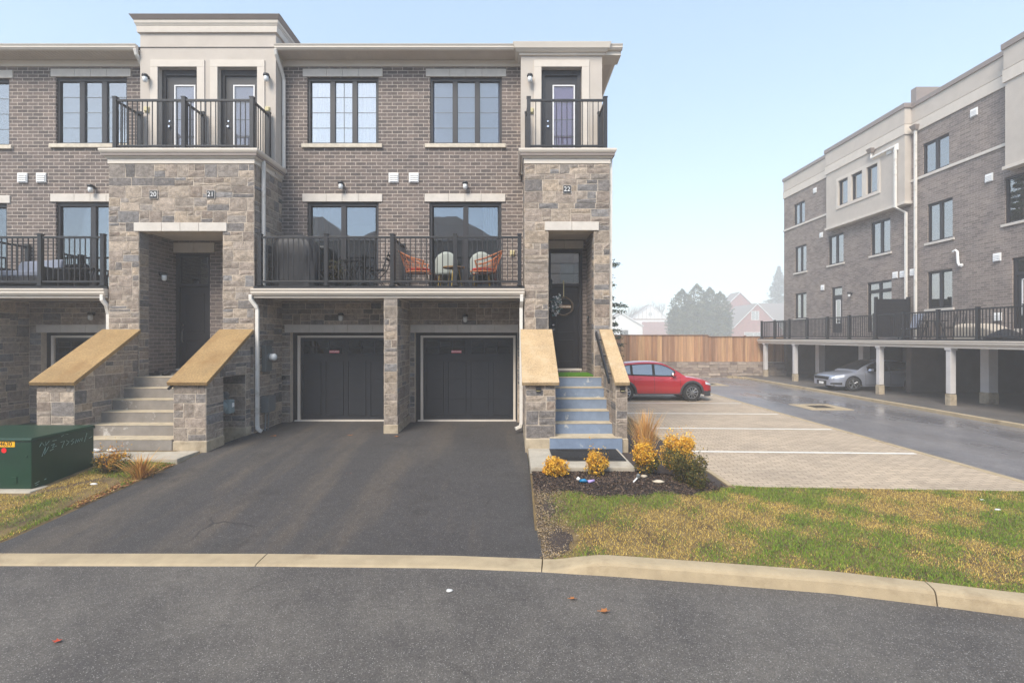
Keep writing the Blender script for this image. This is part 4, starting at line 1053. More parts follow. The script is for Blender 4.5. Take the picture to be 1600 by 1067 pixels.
# step lights on the pillars of the blue stairs
for lb, x, y in (("small black solar step light on the left pillar of the blue stairs", 841, 9.75), ("small black solar step light on the right pillar of the blue stairs", 972, 9.75)):
    X, Z = px(x, y), pz(608, y); y -= .022
    t = thing("step_light", lb, "light", (X, y, Z), 0, "solar step lights")
    a = MB(); a.prism_x([(y, Z + .05), (y - .06, Z + .02), (y - .06, Z - .0), (y, Z - .0)], X - .05, X + .05); a.build("solar_cap", M["black_metal"], t, bevel=.004); a = MB(); a.box(X - .045, y - .03, Z - .045, X + .045, y, Z); a.build("housing", M["black_metal"], t); a = MB(); a.box(X - .036, y - .034, Z - .036, X + .036, y - .029, Z - .018); a.build("lens", M["beige_plastic"], t)
# wreath and mats
dy = 12.66
t = thing("door_wreath", "round twig wreath with white flowers and a welcome board on the door of number 22", "wreath", (px(882, dy), dy - .05, pz(478, dy)))
cx, cz, r_ = px(880.5, dy), pz(479, dy), .225
a = MB(); rg = random.Random(3)
for k in range(7):
    w0 = rg.uniform(0, 6.28); a.tube([(cx + (r_ + rg.uniform(-.02, .02)) * math.cos(w0 + i * .33), dy - .05 + rg.uniform(-.015, .015), cz + (r_ + rg.uniform(-.02, .02)) * math.sin(w0 + i * .33)) for i in range(20)], .014, 5)
a.build("twig_ring", M["bark"], t)
a = MB(); a.box(cx - .012, dy - .04, cz + .2, cx + .012, dy - .03, cz + .66); a.build("ribbon", M["beige_plastic"], t)
rng = np.random.default_rng(5)
w = rng.uniform(1.9, 4.0, 260); rad = r_ + rng.normal(0, .065, 260); P = np.stack([cx + rad * np.cos(w) * 1.05, dy - .07 + rng.normal(0, .02, 260), cz + rad * np.sin(w)], 1)
v, f = leaf_cloud(P, .038, None, rng, aspect=.7); c = np.where(rng.random(260)[:, None] < .62, np.array([lin((222, 222, 224))]), np.array([lin((96, 128, 128))])); fast_mesh("flower", v, f, c, M["leaf"], t)
a = MB(); a.box(cx - .12, dy - .085, cz - .04, cx + .17, dy - .075, cz + .03); a.build("welcome_board", M["wood"], t); text("welcome_lettering", "Welcome", (cx + .03, dy - .087, cz - .004), .075, M["white_plastic"], t)
t = thing("doorbell", "small black video doorbell on the porch brick right of door 22", "doorbell", (1.87, 12.2, pz(500, 12.2))); a = MB(); a.box(1.84, 12.15, 2.52, 1.872, 12.22, 2.70); a.build("housing", M["black_metal"], t, bevel=.008); a = MB(); a.lathe([(.02, 0), (.02, -.004)], (1.838, 12.185, 2.66), 12, 'x'); a.build("lens", M["lens_white"], t)
t = thing("grass_mat", "green artificial grass mat on the landing before door 22", "mat", (1.3, 11.6, ZD + .004)); a = MB(); a.box(.86, 11.40, ZD + .004, 1.86, 12.3, ZD + .015); a.build("backing", M["rubber"], t)
rng = np.random.default_rng(8); n = 9000; P = np.stack([rng.uniform(.86, 1.86, n), rng.uniform(11.38, 12.3, n), np.full(n, ZD + .012)], 1)
d = rng.normal(0, .012, (n, 2)); v = np.stack([P + [-.004, 0, 0], P + [.004, 0, 0], P + np.c_[d, np.full(n, .035)]], 1).reshape(-1, 3); cc = np.array(lin((92, 142, 44)))[None] * rng.uniform(.6, 1.25, (n, 1)); cc[:, 3] = 1
fast_mesh("pile", v, np.arange(3 * n).reshape(n, 3), cc, M["blade"], t)
t = thing("door_mat", "black rubber door mat with ribbed border at the foot of the blue stairs", "mat", (1.38, 9.2, .008))
a = MB(); a.box(.72, 8.72, .009, 2.0, 9.64, .02); a.build("base", M["rubber"], t, bevel=.004); a = MB()
for k in range(5): o_ = .06 + k * .035; [a.box(*q) for q in ((.72 + o_, 8.72 + o_, .02, 2.0 - o_, 8.735 + o_, .026), (.72 + o_, 9.625 - o_, .02, 2.0 - o_, 9.64 - o_, .026), (.72 + o_, 8.735 + o_, .02, .735 + o_, 9.625 - o_, .026), (1.985 - o_, 8.735 + o_, .02, 2.0 - o_, 9.625 - o_, .026))]
for k in range(12): a.box(.98 + k * .068, 8.98, .02, 1.0 + k * .068, 9.38, .026)
a.build("rib", M["rubber"], t)
# shoes and things left by the shared door
t = thing("shoe_pair", "pair of dark shoes left on the landing by the left porch wall", "shoes", (-8.3, 11.75, ZD))
for k, (x, y) in enumerate(((-8.38, 11.6), (-8.12, 11.62))):
    a = MB(); a.grid([[(x + .045 * s * (1 if 0 < i < 6 else .5) - 0, y - .02 + i * .045, ZD + .006 + hgt) for s, hgt in ((-1, 0), (-1, .04), (-.5, .06 + (.04 if i > 3 else 0)), (.5, .06 + (.04 if i > 3 else 0)), (1, .04), (1, 0))] for i in range(7)])
    a.build("shoe", M["cover_black"], t, smooth=True)

# ---------------------------------------------------------------- green utility cabinet
cx0, cx1, cy0, cy1, cz0, cz1 = -9.05, -7.48, 7.77, 8.86, -.19, .605
t = thing("utility_cabinet", "dark green pad-mounted utility cabinet with yellow number plate and chalk scribbles", "utility cabinet", (-8.27, 8.3, -.3))
a = MB(); a.prism_z([(cx0 - .15, cy0 - .13), (cx1 + .10, cy0 - .13), (cx1 + .17, cy1 + .1), (cx0 - .1, cy1 + .1)], -.42, cz0); a.build("concrete_pad", M["concrete"], t, bevel=.02)
a = MB(); a.hexa([(cx0, cy0, cz0), (cx1, cy0, cz0), (cx1 + .06, cy1, cz0), (cx0 + .06, cy1, cz0), (cx0, cy0, cz1 - .05), (cx1, cy0, cz1 - .05), (cx1 + .06, cy1, cz1 - .05), (cx0 + .06, cy1, cz1 - .05)]); a.build("body", M["green_paint"], t, bevel=.012, seg=3)
a = MB(); a.hexa([(cx0 - .02, cy0 - .025, cz1 - .048), (cx1 + .02, cy0 - .025, cz1 - .048), (cx1 + .08, cy1 + .02, cz1 - .048), (cx0 + .04, cy1 + .02, cz1 - .048), (cx0 - .01, cy0 - .015, cz1), (cx1 + .01, cy0 - .015, cz1), (cx1 + .07, cy1 + .01, cz1 + .01), (cx0 + .05, cy1 + .01, cz1 + .01)]); a.build("lid", M["green_paint"], t, bevel=.012, seg=3)
a = MB(); a.box(-8.055, cy0 - .006, .465, -7.735, cy0 - .002, .555); a.build("number_plate", M["yellow_sign"], t); text("plate_numerals", "14630", (-7.895, cy0 - .008, .51), .095, M["black_metal"], t)
a = MB(); a.lathe([(.04, -.002), (.04, -.005)], (px(6.5, cy0), cy0, pz(703.5, cy0)), 20, 'y'); a.build("red_dot", M["red_sign"], t)
a = MB(); a.box(cx1 - .09, cy0 - .01, .3, cx1 - .06, cy0 - .002, .33); a.box(cx1 - .3, cy0 - .012, -.1, cx1 - .22, cy0 - .002, .0); a.build("bolt", M["green_paint"], t)
# chalk handwriting on the side
a = MB()
def side(u, z): return (cx1 + .06 * (u / (cy1 - cy0)) + .0035, cy0 + u, z)
strokes = [[(.12, .44), (.16, .50), (.2, .44)], [(.22, .5), (.22, .44), (.28, .5)], [(.33, .49), (.4, .49)], [(.48, .53), (.54, .56), (.6, .55)], [(.16, .28), (.22, .42), (.2, .30), (.27, .41)], [(.29, .34), (.35, .36)], [(.31, .42), (.37, .44), (.33, .38), (.4, .4)], [(.47, .44), (.54, .45), (.49, .34)], [(.57, .45), (.62, .42), (.57, .37)], [(.70, .45), (.65, .42), (.71, .40), (.66, .36)], [(.73, .37), (.75, .43), (.77, .38), (.79, .43), (.81, .38)], [(.82, .43), (.85, .38), (.86, .44)], [(.90, .36), (.95, .50)], [(.99, .40), (1.05, .42)], [(.05, -.12), (.12, -.1)], [(.06, -.15), (.1, -.14)], [(.2, -.1), (.23, -.09)]]
for s_ in strokes: a.tube([side(u, z) for u, z in s_], .0045, 4)
a.build("chalk_scribble", M["chalk"], t)

# ---------------------------------------------------------------- planting
def bush(label, x, y, z, w, h, n, top, low, seed, group=None, twig=True, size=.018, name="shrub", lobes=5, mixp=.5, spiky=0.0):
    rng = np.random.default_rng(seed)
    t = thing(name, label, "shrub", (x, y, z), 0, group)
    L = [(0, 0, .5, .75)] + [(rng.uniform(-.68, .68), rng.uniform(-.6, .6), rng.uniform(.3, .85), rng.uniform(.25, .58)) for _ in range(lobes)]
    P = []
    for (lx, ly, lz, lr) in L:
        k = int(n * lr / sum(l[3] for l in L)); d = rng.normal(size=(k, 3)); d /= np.linalg.norm(d, axis=1)[:, None]
        rr = lr * rng.uniform(.45, 1.0, k) ** .6 * (1 + .22 * np.sin(d[:, 0] * 9 + lx * 7) * np.cos(d[:, 2] * 8 + ly * 5))
        q = np.stack([lx * .55 * w + d[:, 0] * rr * w * .58, ly * .55 * w + d[:, 1] * rr * w * .55, lz * h + d[:, 2] * rr * h * .62], 1); P.append(q)
    P = np.concatenate(P)
    if spiky: # upright sprigs
        m = int(len(P) * spiky); idx = rng.integers(0, len(P), m); P = np.concatenate([P, P[idx] + np.stack([rng.normal(0, .02, m), rng.normal(0, .02, m), np.abs(rng.normal(0, .11, m))], 1) * (P[idx, 2:3] > h * .4)])
    P = P[P[:, 2] > .02]; hz = np.clip(P[:, 2] / h, 0, 1.15) + rng.normal(0, .16, len(P)) + .18 * np.sin(P[:, 0] * 14 + seed) 
    ct, cl = np.array([lin(c) for c in top]), np.array([lin(c) for c in low])
    s = hz > mixp
    col = np.where(s[:, None], ct[rng.integers(0, len(ct), len(P))], cl[rng.integers(0, len(cl), len(P))]) * rng.uniform(.8, 1.2, (len(P), 1)); col[:, 3] = 1
    v, f = leaf_cloud(P + np.array([x, y, z]), size, None, rng, aspect=.45); fast_mesh("foliage", v, f, col, M["leaf"], t)
    a = MB()
    for k in range(9):
        w0 = rng.uniform(0, 6.28); rr = rng.uniform(.15, .42) * w; a.tube([(x, y, z - .03), (x + rr * .4 * math.cos(w0), y + rr * .4 * math.sin(w0), z + h * .35), (x + rr * math.cos(w0), y + rr * math.sin(w0), z + h * .85)], [.012, .009, .004], 5)
    a.build("stem", M["bark"], t)
    return t
YEL = [(232, 184, 62), (220, 166, 50), (238, 200, 92), (206, 148, 46), (196, 138, 44)]; OLV = [(150, 128, 52), (120, 108, 48), (168, 128, 50)]; DGR = [(70, 76, 40), (92, 88, 46), (108, 92, 46), (60, 64, 38)]
GB = "frost burnt shrubs in the mulch bed"
bush("round golden yellow shrub at the left end of the mulch bed, before the doormat", .70, 8.10, -.13, .46, .38, 3000, YEL, YEL + [(200, 120, 40)], 1, GB, mixp=.2, lobes=6)
bush("golden shrub with olive base standing before the middle of the doormat", 1.37, 8.12, -.12, .42, .44, 3000, YEL, OLV + YEL[:2], 2, GB, mixp=.42, spiky=.12)
bush("shrub with golden top and dark green base right of the doormat", 2.22, 8.22, -.13, .46, .54, 3600, YEL, DGR, 3, GB, mixp=.52, spiky=.15)
bush("large golden brown shrub behind the dark green one", 2.86, 8.72, -.18, .66, .58, 5000, YEL, OLV + YEL[3:], 4, GB, mixp=.38, spiky=.15)
bush("low dark olive green shrub at the right end of the mulch bed", 2.82, 7.98, -.24, .56, .56, 4200, DGR + OLV[:1], DGR, 6, GB, mixp=.7, spiky=.22)
bush("small rusty yellow evergreen shrub beside the green cabinet", px(167, 8.5), 8.5, gz(8.5) + .02, .46, .36, 2200, [(206, 150, 62), (182, 122, 52), (160, 130, 56)], DGR + [(110, 100, 50)], 7, None, mixp=.62, spiky=.25)
def wisps(label, x, y, z, w, h, n, cols, seed, name="ornamental_grass", cat="grass clump", thick=.0045):
    rng = np.random.default_rng(seed); t = thing(name, label, cat, (x, y, z))
    a0 = rng.uniform(0, 6.28, n); r0 = np.abs(rng.normal(0, .3, n)) * w; r1 = r0 + np.abs(rng.normal(0, .45, n)) * w; hh = h * rng.uniform(.4, 1.0, n)
    ca, sa = np.cos(a0), np.sin(a0); b = np.stack([x + ca * r0 * .5, y + sa * r0 * .5, np.full(n, z)], 1); tip = np.stack([x + ca * r1, y + sa * r1, z + hh], 1); mid = (b + tip) / 2 + np.stack([-ca * .03, -sa * .03, hh * .12], 1)
    s = np.stack([-sa, ca, np.zeros(n)], 1) * thick
    v = np.stack([b - s, b + s, mid + s, mid - s, mid - s, mid + s, tip + s * .2, tip - s * .2], 1).reshape(-1, 3); f = np.arange(8 * n).reshape(-1, 4)
    C = np.array([lin(c) for c in cols]); c = C[rng.integers(0, len(C), n)] * rng.uniform(.8, 1.2, (n, 1)); c[:, 3] = 1
    fast_mesh("blade", v, f, np.repeat(c, 2, 0), M["blade"], t); return t
wisps("tall feathery dry tan grass clump against the right pillar of the blue stairs", 2.60, 9.75, -.15, .42, .92, 520, [(222, 178, 116), (206, 156, 92), (230, 194, 140), (196, 140, 80)], 3)
wisps("thin leafless orange twig clump at the edge of the left driveway", px(220, 8.4), 8.4, gz(8.4) + .02, .5, .38, 170, [(196, 150, 84), (170, 120, 66), (206, 160, 90)], 4, "twig_clump", "shrub", .005)

# grass blades over the lawn, patchy green and straw
def grass(name, regs, n, seed, zf, inside):
    rng = np.random.default_rng(seed); x0, x1, y0, y1 = regs
    X = rng.uniform(x0, x1, n); Y = rng.uniform(y0, y1, n); k = inside(X, Y); X, Y = X[k], Y[k]; n = len(X)
    Z = zf(X, Y)
    pn = np.sin(X * 1.9 + 1.3 * np.sin(Y * 2.3)) + np.sin(Y * 2.7 - X * .9 + 2) + .8 * np.sin(X * 4.3 + Y * 5.1) + .6 * np.sin(X * 9.1 - Y * 7.7) + rng.normal(0, .75, n)
    pa = np.array([lin(c) for c in ((112, 138, 42), (96, 126, 38), (138, 148, 54), (84, 112, 42))]); pb = np.array([lin(c) for c in ((202, 172, 88), (184, 152, 76), (214, 188, 106), (154, 126, 66))])
    g = pn > .0
    C = np.where(g[:, None], pa[rng.integers(0, 4, n)], pb[rng.integers(0, 4, n)]) * rng.uniform(.8, 1.25, (n, 1)); C[:, 3] = 1
    h = rng.uniform(.012, .036, n) * np.where(g, 1.15, .75); a = rng.uniform(0, 6.28, n); ln = rng.uniform(.3, 1.5, n) * h
    P = np.stack([X, Y, Z - .003], 1); s = np.stack([-np.sin(a), np.cos(a), 0 * a], 1) * rng.uniform(.002, .004, n)[:, None]; tip = P + np.stack([np.cos(a) * ln, np.sin(a) * ln, h], 1)
    v = np.stack([P - s, P + s, tip], 1).reshape(-1, 3)
    return tag(fast_mesh(name, v, np.arange(3 * n).reshape(n, 3), C, M["blade"]), "short patchy winter grass, green and straw", "grass", kind="stuff")
kx = np.array([p[0] for p in KERB]); ky = np.array([p[1] for p in KERB])
LZ = np.array([[lawn_z(x, y) for y in np.linspace(3.8, 8.6, 60)] for x in np.linspace(.3, 9.2, 90)])
def lz_np(X, Y):
    i = np.clip((X - .3) / 8.9 * 89, 0, 88.99); j = np.clip((Y - 3.8) / 4.8 * 59, 0, 58.99); i0, j0 = i.astype(int), j.astype(int); fi, fj = i - i0, j - j0
    return LZ[i0, j0] * (1 - fi) * (1 - fj) + LZ[i0 + 1, j0] * fi * (1 - fj) + LZ[i0, j0 + 1] * (1 - fi) * fj + LZ[i0 + 1, j0 + 1] * fi * fj
def mulch_edge(X): return 7.45 + .10 * np.sin(X * 3.1) + .05 * np.sin(X * 9) + .85 * np.clip((X - 2.5) / .9, 0, 1) ** 2
def in_lawn(X, Y):
    yk = np.interp(X, kx, ky) + .23; yb = np.where(X < 3.72, mulch_edge(X), 8.47 - .053 * (X - 3.72)) - .02
    edge = .40 + np.abs(np.sin(Y * 5)) * .05
    bare = ((X - .60) ** 2 / .05 + (Y - 6.25) ** 2 / .12 < 1)
    thin = np.random.default_rng(2).random(len(X)) < np.clip((X - .35) / .5, .12, 1)
    return (Y > yk) & (Y < yb) & (X > edge) & ~bare & thin
grass("lawn_grass", (.35, 9.15, 3.9, 8.5), 280000, 11, lz_np, in_lawn)
def gz_np(Y): return np.interp(Y, [5.9, 9.9, 11.4, 13.0], [-.425, -.055, -.03, 0])
def in_plot(X, Y):
    dl = np.interp(Y, [5.8, 6.3, 9.1, 13.2], [-6.55, -6.36, -6.06, -5.95]); pad = (X < -7.32) & (Y > 7.62)
    bare = np.abs(Y - 7.9 + .3 * np.sin(X * 4)) < .10
    return (X < dl - .03) & ~pad & (Y < 9.05) & (~bare | (np.random.default_rng(3).random(len(X)) < .15)) & (np.random.default_rng(4).random(len(X)) < .8)
grass("planting_grass", (-9.3, -6.0, 6.03, 9.05), 100000, 12, lambda X, Y: gz_np(Y) + .016 + .03 * np.clip((np.interp(Y, [5.8, 6.3, 9.1], [-6.55, -6.36, -6.06]) - X) / .5, 0, 1), in_plot)
# mulch bed: mound and loose bark chips
mb = MB(); rows = []
for i in range(40):
    X = lerp(.33, 3.45, i / 39); ye = float(mulch_edge(X)) ; rows.append([(X, lerp(ye, 8.36, j / 14), lawn_z(X, min(8.3, lerp(ye, 8.36, j / 14))) + .004 + .03 * math.sin(math.pi * min(1, j / 9) / 2)) for j in range(15)])
mb.grid(rows); rows = []
for i in range(14): X = lerp(2.06, 3.6, i / 13); rows.append([(X, y, lerp(-.09, ZL + .04, sstep(2.1, 3.74, X)) + .02) for y in np.linspace(8.3, 12, 14)])
mb.grid(rows); tag(mb.build("mulch_bed", M["mulch"], smooth=True), kind="structure")
mb = MB(); rg = random.Random(6)
for (bx_, by_, rx_, ry_) in ((.58, 6.25, .17, .30), (.50, 7.1, .11, .30)):
    base = len(mb.v); mb.v.append((bx_, by_, lawn_z(bx_, by_) + .018)); kk = 26
    for i in range(kk):
        w0 = 2 * math.pi * i / kk; r_ = rg.uniform(.75, 1.15); x_, y_ = bx_ + rx_ * r_ * math.cos(w0), by_ + ry_ * r_ * math.sin(w0); x_ = max(x_, .40); mb.v.append((x_, y_, lawn_z(x_, y_) + .006))
    for i in range(kk): mb.face((base, base + 1 + i, base + 1 + (i + 1) % kk))
tag(mb.build("bare_soil", M["mulch"], smooth=True), kind="structure")
rng = np.random.default_rng(77); n = 7000; X = .33 + np.abs(rng.normal(0, .19, n)); Y = rng.uniform(5.86, 8.2, n); P = np.stack([X, Y, lz_np(X, Y) + .012], 1); v, f = leaf_cloud(P, .011, None, rng, flat=.6, aspect=.6); pc = np.array([lin(c) for c in ((128, 112, 96), (96, 82, 70), (160, 144, 124), (70, 60, 54), (176, 152, 110))]); C = pc[rng.integers(0, 5, n)].copy(); C[:, 3] = 1
tag(fast_mesh("edge_grit", v, f, C, M["chip"]), "loose grit along the driveway edge", "grit", kind="stuff")
rng = np.random.default_rng(21); n = 16000; X = rng.uniform(.33, 3.5, n); ye = mulch_edge(X) - .12 * rng.random(n) ** 2; Y = ye + (8.34 - ye) * rng.random(n)
P = np.stack([X, Y, lz_np(X, np.minimum(Y, 8.3)) + .034 * np.sin(np.pi / 2 * np.clip((Y - ye) / .5, 0, 1)) + .004], 1)
v, f = leaf_cloud(P, .017, None, rng, flat=.75, aspect=.45); pc = np.array([lin(c) for c in ((58, 46, 42), (44, 38, 38), (78, 60, 52), (96, 78, 66), (36, 32, 34), (132, 112, 96))]); C = pc[rng.integers(0, 6, n)] * rng.uniform(.7, 1.2, (n, 1)); C[:, 3] = 1
tag(fast_mesh("bark_chips", v, f, C, M["chip"]), "dark loose bark mulch chips", "mulch", kind="stuff")
rng = np.random.default_rng(22); n = 7000; X = rng.uniform(-7.4, -6.0, n); Y = rng.uniform(7.2, 9.0, n); k = X < np.interp(Y, [5.8, 6.3, 9.1], [-6.55, -6.36, -6.06]); X, Y = X[k], Y[k]; n = len(X)
P = np.stack([X, Y, gz_np(Y) + .03], 1); v, f = leaf_cloud(P, .022, None, rng, flat=.75, aspect=.35); pc = np.array([lin(c) for c in ((150, 92, 56), (120, 74, 50), (176, 124, 78), (84, 58, 46), (190, 150, 100))]); C = pc[rng.integers(0, 5, n)].copy(); C[:, 3] = 1
tag(fast_mesh("leaf_litter", v, f, C, M["chip"]), "rusty dead leaf litter beside the left driveway", "litter", kind="stuff")

# fallen leaves, stones, scraps
def fallen(label, x, y, z, size, mat, seed, name="fallen_leaf", cat="leaf"):
    rg = random.Random(seed); mb = MB(); k = 11; pts = []
    for i in range(k):
        w0 = 2 * math.pi * i / k; r = size * (1.0 if i % 2 == 0 else .5) * rg.uniform(.75, 1.15); pts.append((r * math.cos(w0), r * math.sin(w0) * .8, .012 + .35 * r * abs(math.sin(w0 + seed))))
    base = len(mb.v); mb.v.append((0, 0, .01)); mb.v += pts
    for i in range(k): mb.face((0, 1 + i, 1 + (i + 1) % k))
    mb.tube([(0, 0, .012), (-size * 1.3, size * .2, .012)], .003, 4)
    o = mb.build(name, M[mat]); o.location = (x, y, z); tag(o, label, cat); return o
def street_pt(x, y, z=ZS): Y = 780 * (H - z) / (y - 527); return (px(x, Y), Y, z + .003)
for lb, x, y, s, m_, z in (("big curled orange brown leaf on the street before the lawn kerb", 945, 957, .055, "brown_leaf", ZS), ("smaller ochre leaf on the street left of the big one", 895, 937, .04, "brown_leaf", ZS), ("dark red leaf near the bottom left of the street", 90, 1004, .04, "red_leaf", ZS),
                           ("red leaf in the middle of the driveway", 545, 741, .06, "red_leaf", -.2), ("rusty leaf by the stone pier between the garages", 621, 683, .06, "brown_leaf", -.045), ("rusty leaf before the left garage door", 548, 681, .06, "brown_leaf", -.045), ("brown leaf on the driveway near the white downspout outlet", 428, 682, .07, "brown_leaf", -.045), ("small red brown leaf on the driveway between the garages", 580, 703, .04, "red_leaf", -.09)):
    X, Y, Z = street_pt(x, y, z); fallen(lb, X, Y, Z, s, m_, int(x))
def pebble(label, x, y, z, sx, sy, sz, mat, seed, name="stone", cat="stone"):
    rg = random.Random(seed); mb = MB(); rows = []
    for i in range(7):
        ph = math.pi * i / 6; rows.append([(sx * math.sin(ph) * math.cos(2 * math.pi * j / 10) * (1 + .2 * math.sin(j * 2.1 + seed)), sy * math.sin(ph) * math.sin(2 * math.pi * j / 10) * (1 + .15 * math.cos(j * 1.7)), sz * (1 - math.cos(ph)) * .5) for j in range(11)])
    mb.grid(rows); o = mb.build(name, M[mat], smooth=True); o.location = (x, y, z); tag(o, label, cat); return o
pebble("flat tan stone in the mulch between the two right shrubs", 2.30, 7.82, lawn_z(2.3, 7.82) + .03, .09, .05, .05, "rock", 3)
pebble("small pale stone among the golden shrubs", 2.12, 8.02, lawn_z(2.12, 8.0) + .03, .05, .04, .05, "rock", 5)
pebble("small white scrap of snow on the street before the driveway", *street_pt(702, 924), .035, .03, .02, "snow", 7, "snow_scrap", "snow")
pebble("white patch of old snow at the right of the lawn", 7.05, 7.25, lawn_z(7.05, 7.25), .045, .022, .03, "snow", 8, "snow_patch", "snow")
pebble("thin white patch of old snow behind the other on the right lawn", 7.3, 7.75, lawn_z(7.3, 7.75), .035, .02, .02, "snow", 9, "snow_patch", "snow")
pebble("white scrap of snow by the cabinet pad", px(147, 8.0), 8.0, gz(8.0) + .03, .06, .03, .04, "snow", 10, "snow_patch", "snow")
for k, (X, Y, s) in enumerate(((-8.0, 9.6, .12), (-7.7, 9.62, .10))): pebble(("left lump" if k == 0 else "right lump") + " of old snow at the foot of the grey stairs", X, Y, -.035, s, .06, .07, "snow", 20 + k, "snow_patch", "snow")
t = thing("toy_figure", "small blue and purple toy lying in the mulch behind the shrubs", "toy", (1.12, 7.75, lawn_z(1.12, 7.75) + .03)); X, Y, Z = t.location
a = MB(); a.tube([(X - .07, Y, Z + .04), (X, Y - .02, Z + .05), (X + .05, Y, Z + .03)], [.02, .03, .015], 8); a.build("body", M["toy_blue"], t, smooth=True)
a = MB(); a.tube([(X + .06, Y - .02, Z + .03), (X + .16, Y + .02, Z + .04)], [.026, .018], 8); a.build("legs", M["toy_purple"], t, smooth=True)
a = MB(); a.lathe([(.0, -.03), (.028, -.01), (.03, .01), (.0, .035)], (X - .09, Y, Z + .07), 10); a.build("head", M["white_plastic"], t, smooth=True)
t = thing("garden_light", "small white garden stake lamp lying among the right shrubs", "garden lamp", (1.95, 7.82, lawn_z(1.95, 7.8))); X, Y, Z = t.location
a = MB(); a.tube([(X - .06, Y, Z + .02), (X + .04, Y + .05, Z + .10)], .012, 6); a.build("stake", M["white_plastic"], t); a = MB(); a.lathe([(.03, 0), (.03, .04), (.01, .06)], (X + .04, Y + .05, Z + .09), 10); a.build("cap", M["grey_metal"], t)

# ---------------------------------------------------------------- balcony furniture
ZB = 3.345
t = thing("covered_grill", "barbecue grill under a wrinkled black cover at the left of the long balcony", "grill", (-5.22, 12.15, ZB))
a = MB(); rows = []; rg = random.Random(4)
for i, (z, w, d) in enumerate(((0.0, .54, .33), (.25, .53, .32), (.55, .52, .31), (.85, .55, .33), (1.05, .50, .32), (1.2, .40, .28), (1.28, .26, .2), (1.31, .1, .08))):
    row = []
    for j in range(49):
        w0 = 2 * math.pi * j / 48; c, s = math.cos(w0), math.sin(w0); e = .55
        x_, y_ = w * math.copysign(abs(c) ** e, c), d * math.copysign(abs(s) ** e, s)
        k = 1 + (.05 * math.sin(j * 1.9 + i * .9) + .04 * math.sin(j * .8 - i * 1.7)) * (1 if z < 1.2 else .3); row.append((-5.22 + x_ * k + .03 * math.sin(i), 12.12 + y_ * k, ZB + z))
    rows.append(row)
a.grid(rows); o = a.build("cover", M["cover_black"], t, smooth=True); sb = o.modifiers.new("s", 'SUBSURF'); sb.levels = 1; sb.render_levels = 1
a = MB()
for dx in (-.4, .4): a.lathe([(.05, -.02), (.05, .02)], (-5.22 + dx, 11.9, ZB + .05), 12, 'x')
a.build("caster", M["rubber"], t)
def bistro(label, x, y, face):  # folding slatted chair, profile seen from the front
    t = thing("bistro_chair", label, "chair", (x, y, ZB), 0, "black folding bistro chairs"); f = face
    a = MB()
    for k in range(5): a.box(x - .2 + k * .085, y - .19, ZB + .44, x - .13 + k * .085, y + .19, ZB + .455)
    a.build("seat", M["black_metal"], t)
    a = MB()
    for z in (.66, .76): a.box(x - f * (.24 + (z - .44) * .25) - .01, y - .19, ZB + z, x - f * (.24 + (z - .44) * .25) + .012, y + .19, ZB + z + .055)
    a.build("backrest", M["black_metal"], t)
    for s in (-.19, .19):
        a = MB(); a.tube([(x + f * .22, y + s, ZB + .0), (x - f * .2, y + s, ZB + .46), (x - f * .34, y + s, ZB + .86)], .013, 6); a.build("leg", M["black_metal"], t)
        a = MB(); a.tube([(x - f * .24, y + s * .9, ZB + .0), (x + f * .2, y + s * .9, ZB + .45)], .013, 6); a.build("leg", M["black_metal"], t)
bistro("black folding bistro chair facing left behind the middle railing of unit 21", -3.28, 12.1, -1); bistro("black folding bistro chair facing right beside the covered grill", -4.55, 12.25, 1)
t = thing("bistro_table", "small black folding table between the two bistro chairs", "table", (-3.95, 12.3, ZB)); a = MB(); a.box(-4.2, 12.1, ZB + .70, -3.7, 12.5, ZB + .72); a.build("table_top", M["black_metal"], t)
for s in (-1, 1):
    for y in (12.14, 12.46): a = MB(); a.tube([(-3.95 - s * .2, y, ZB), (-3.95 + s * .2, y, ZB + .70)], .012, 6); a.build("leg", M["black_metal"], t)
t = thing("potted_plant", "withered dark potted plant on the balcony between grill and bistro table", "plant", (px(521, 12.4), 12.4, ZB)); X = px(521, 12.4); a = MB(); a.lathe([(.10, 0), (.13, .22), (.14, .24), (.12, .24)], (X, 12.4, ZB), 16); a.build("pot", M["cover_black"], t)
rng = np.random.default_rng(31); P = rng.normal(0, 1, (420, 3)) * [.13, .1, .17] + [X, 12.4, ZB + .45]; P = P[P[:, 2] > ZB + .2]; v, f = leaf_cloud(P, .04, None, rng); C = np.array([lin(c) for c in ((70, 74, 52), (96, 84, 50), (58, 52, 44))])[rng.integers(0, 3, len(P))]; fast_mesh("foliage", v, f, C, M["leaf"], t)
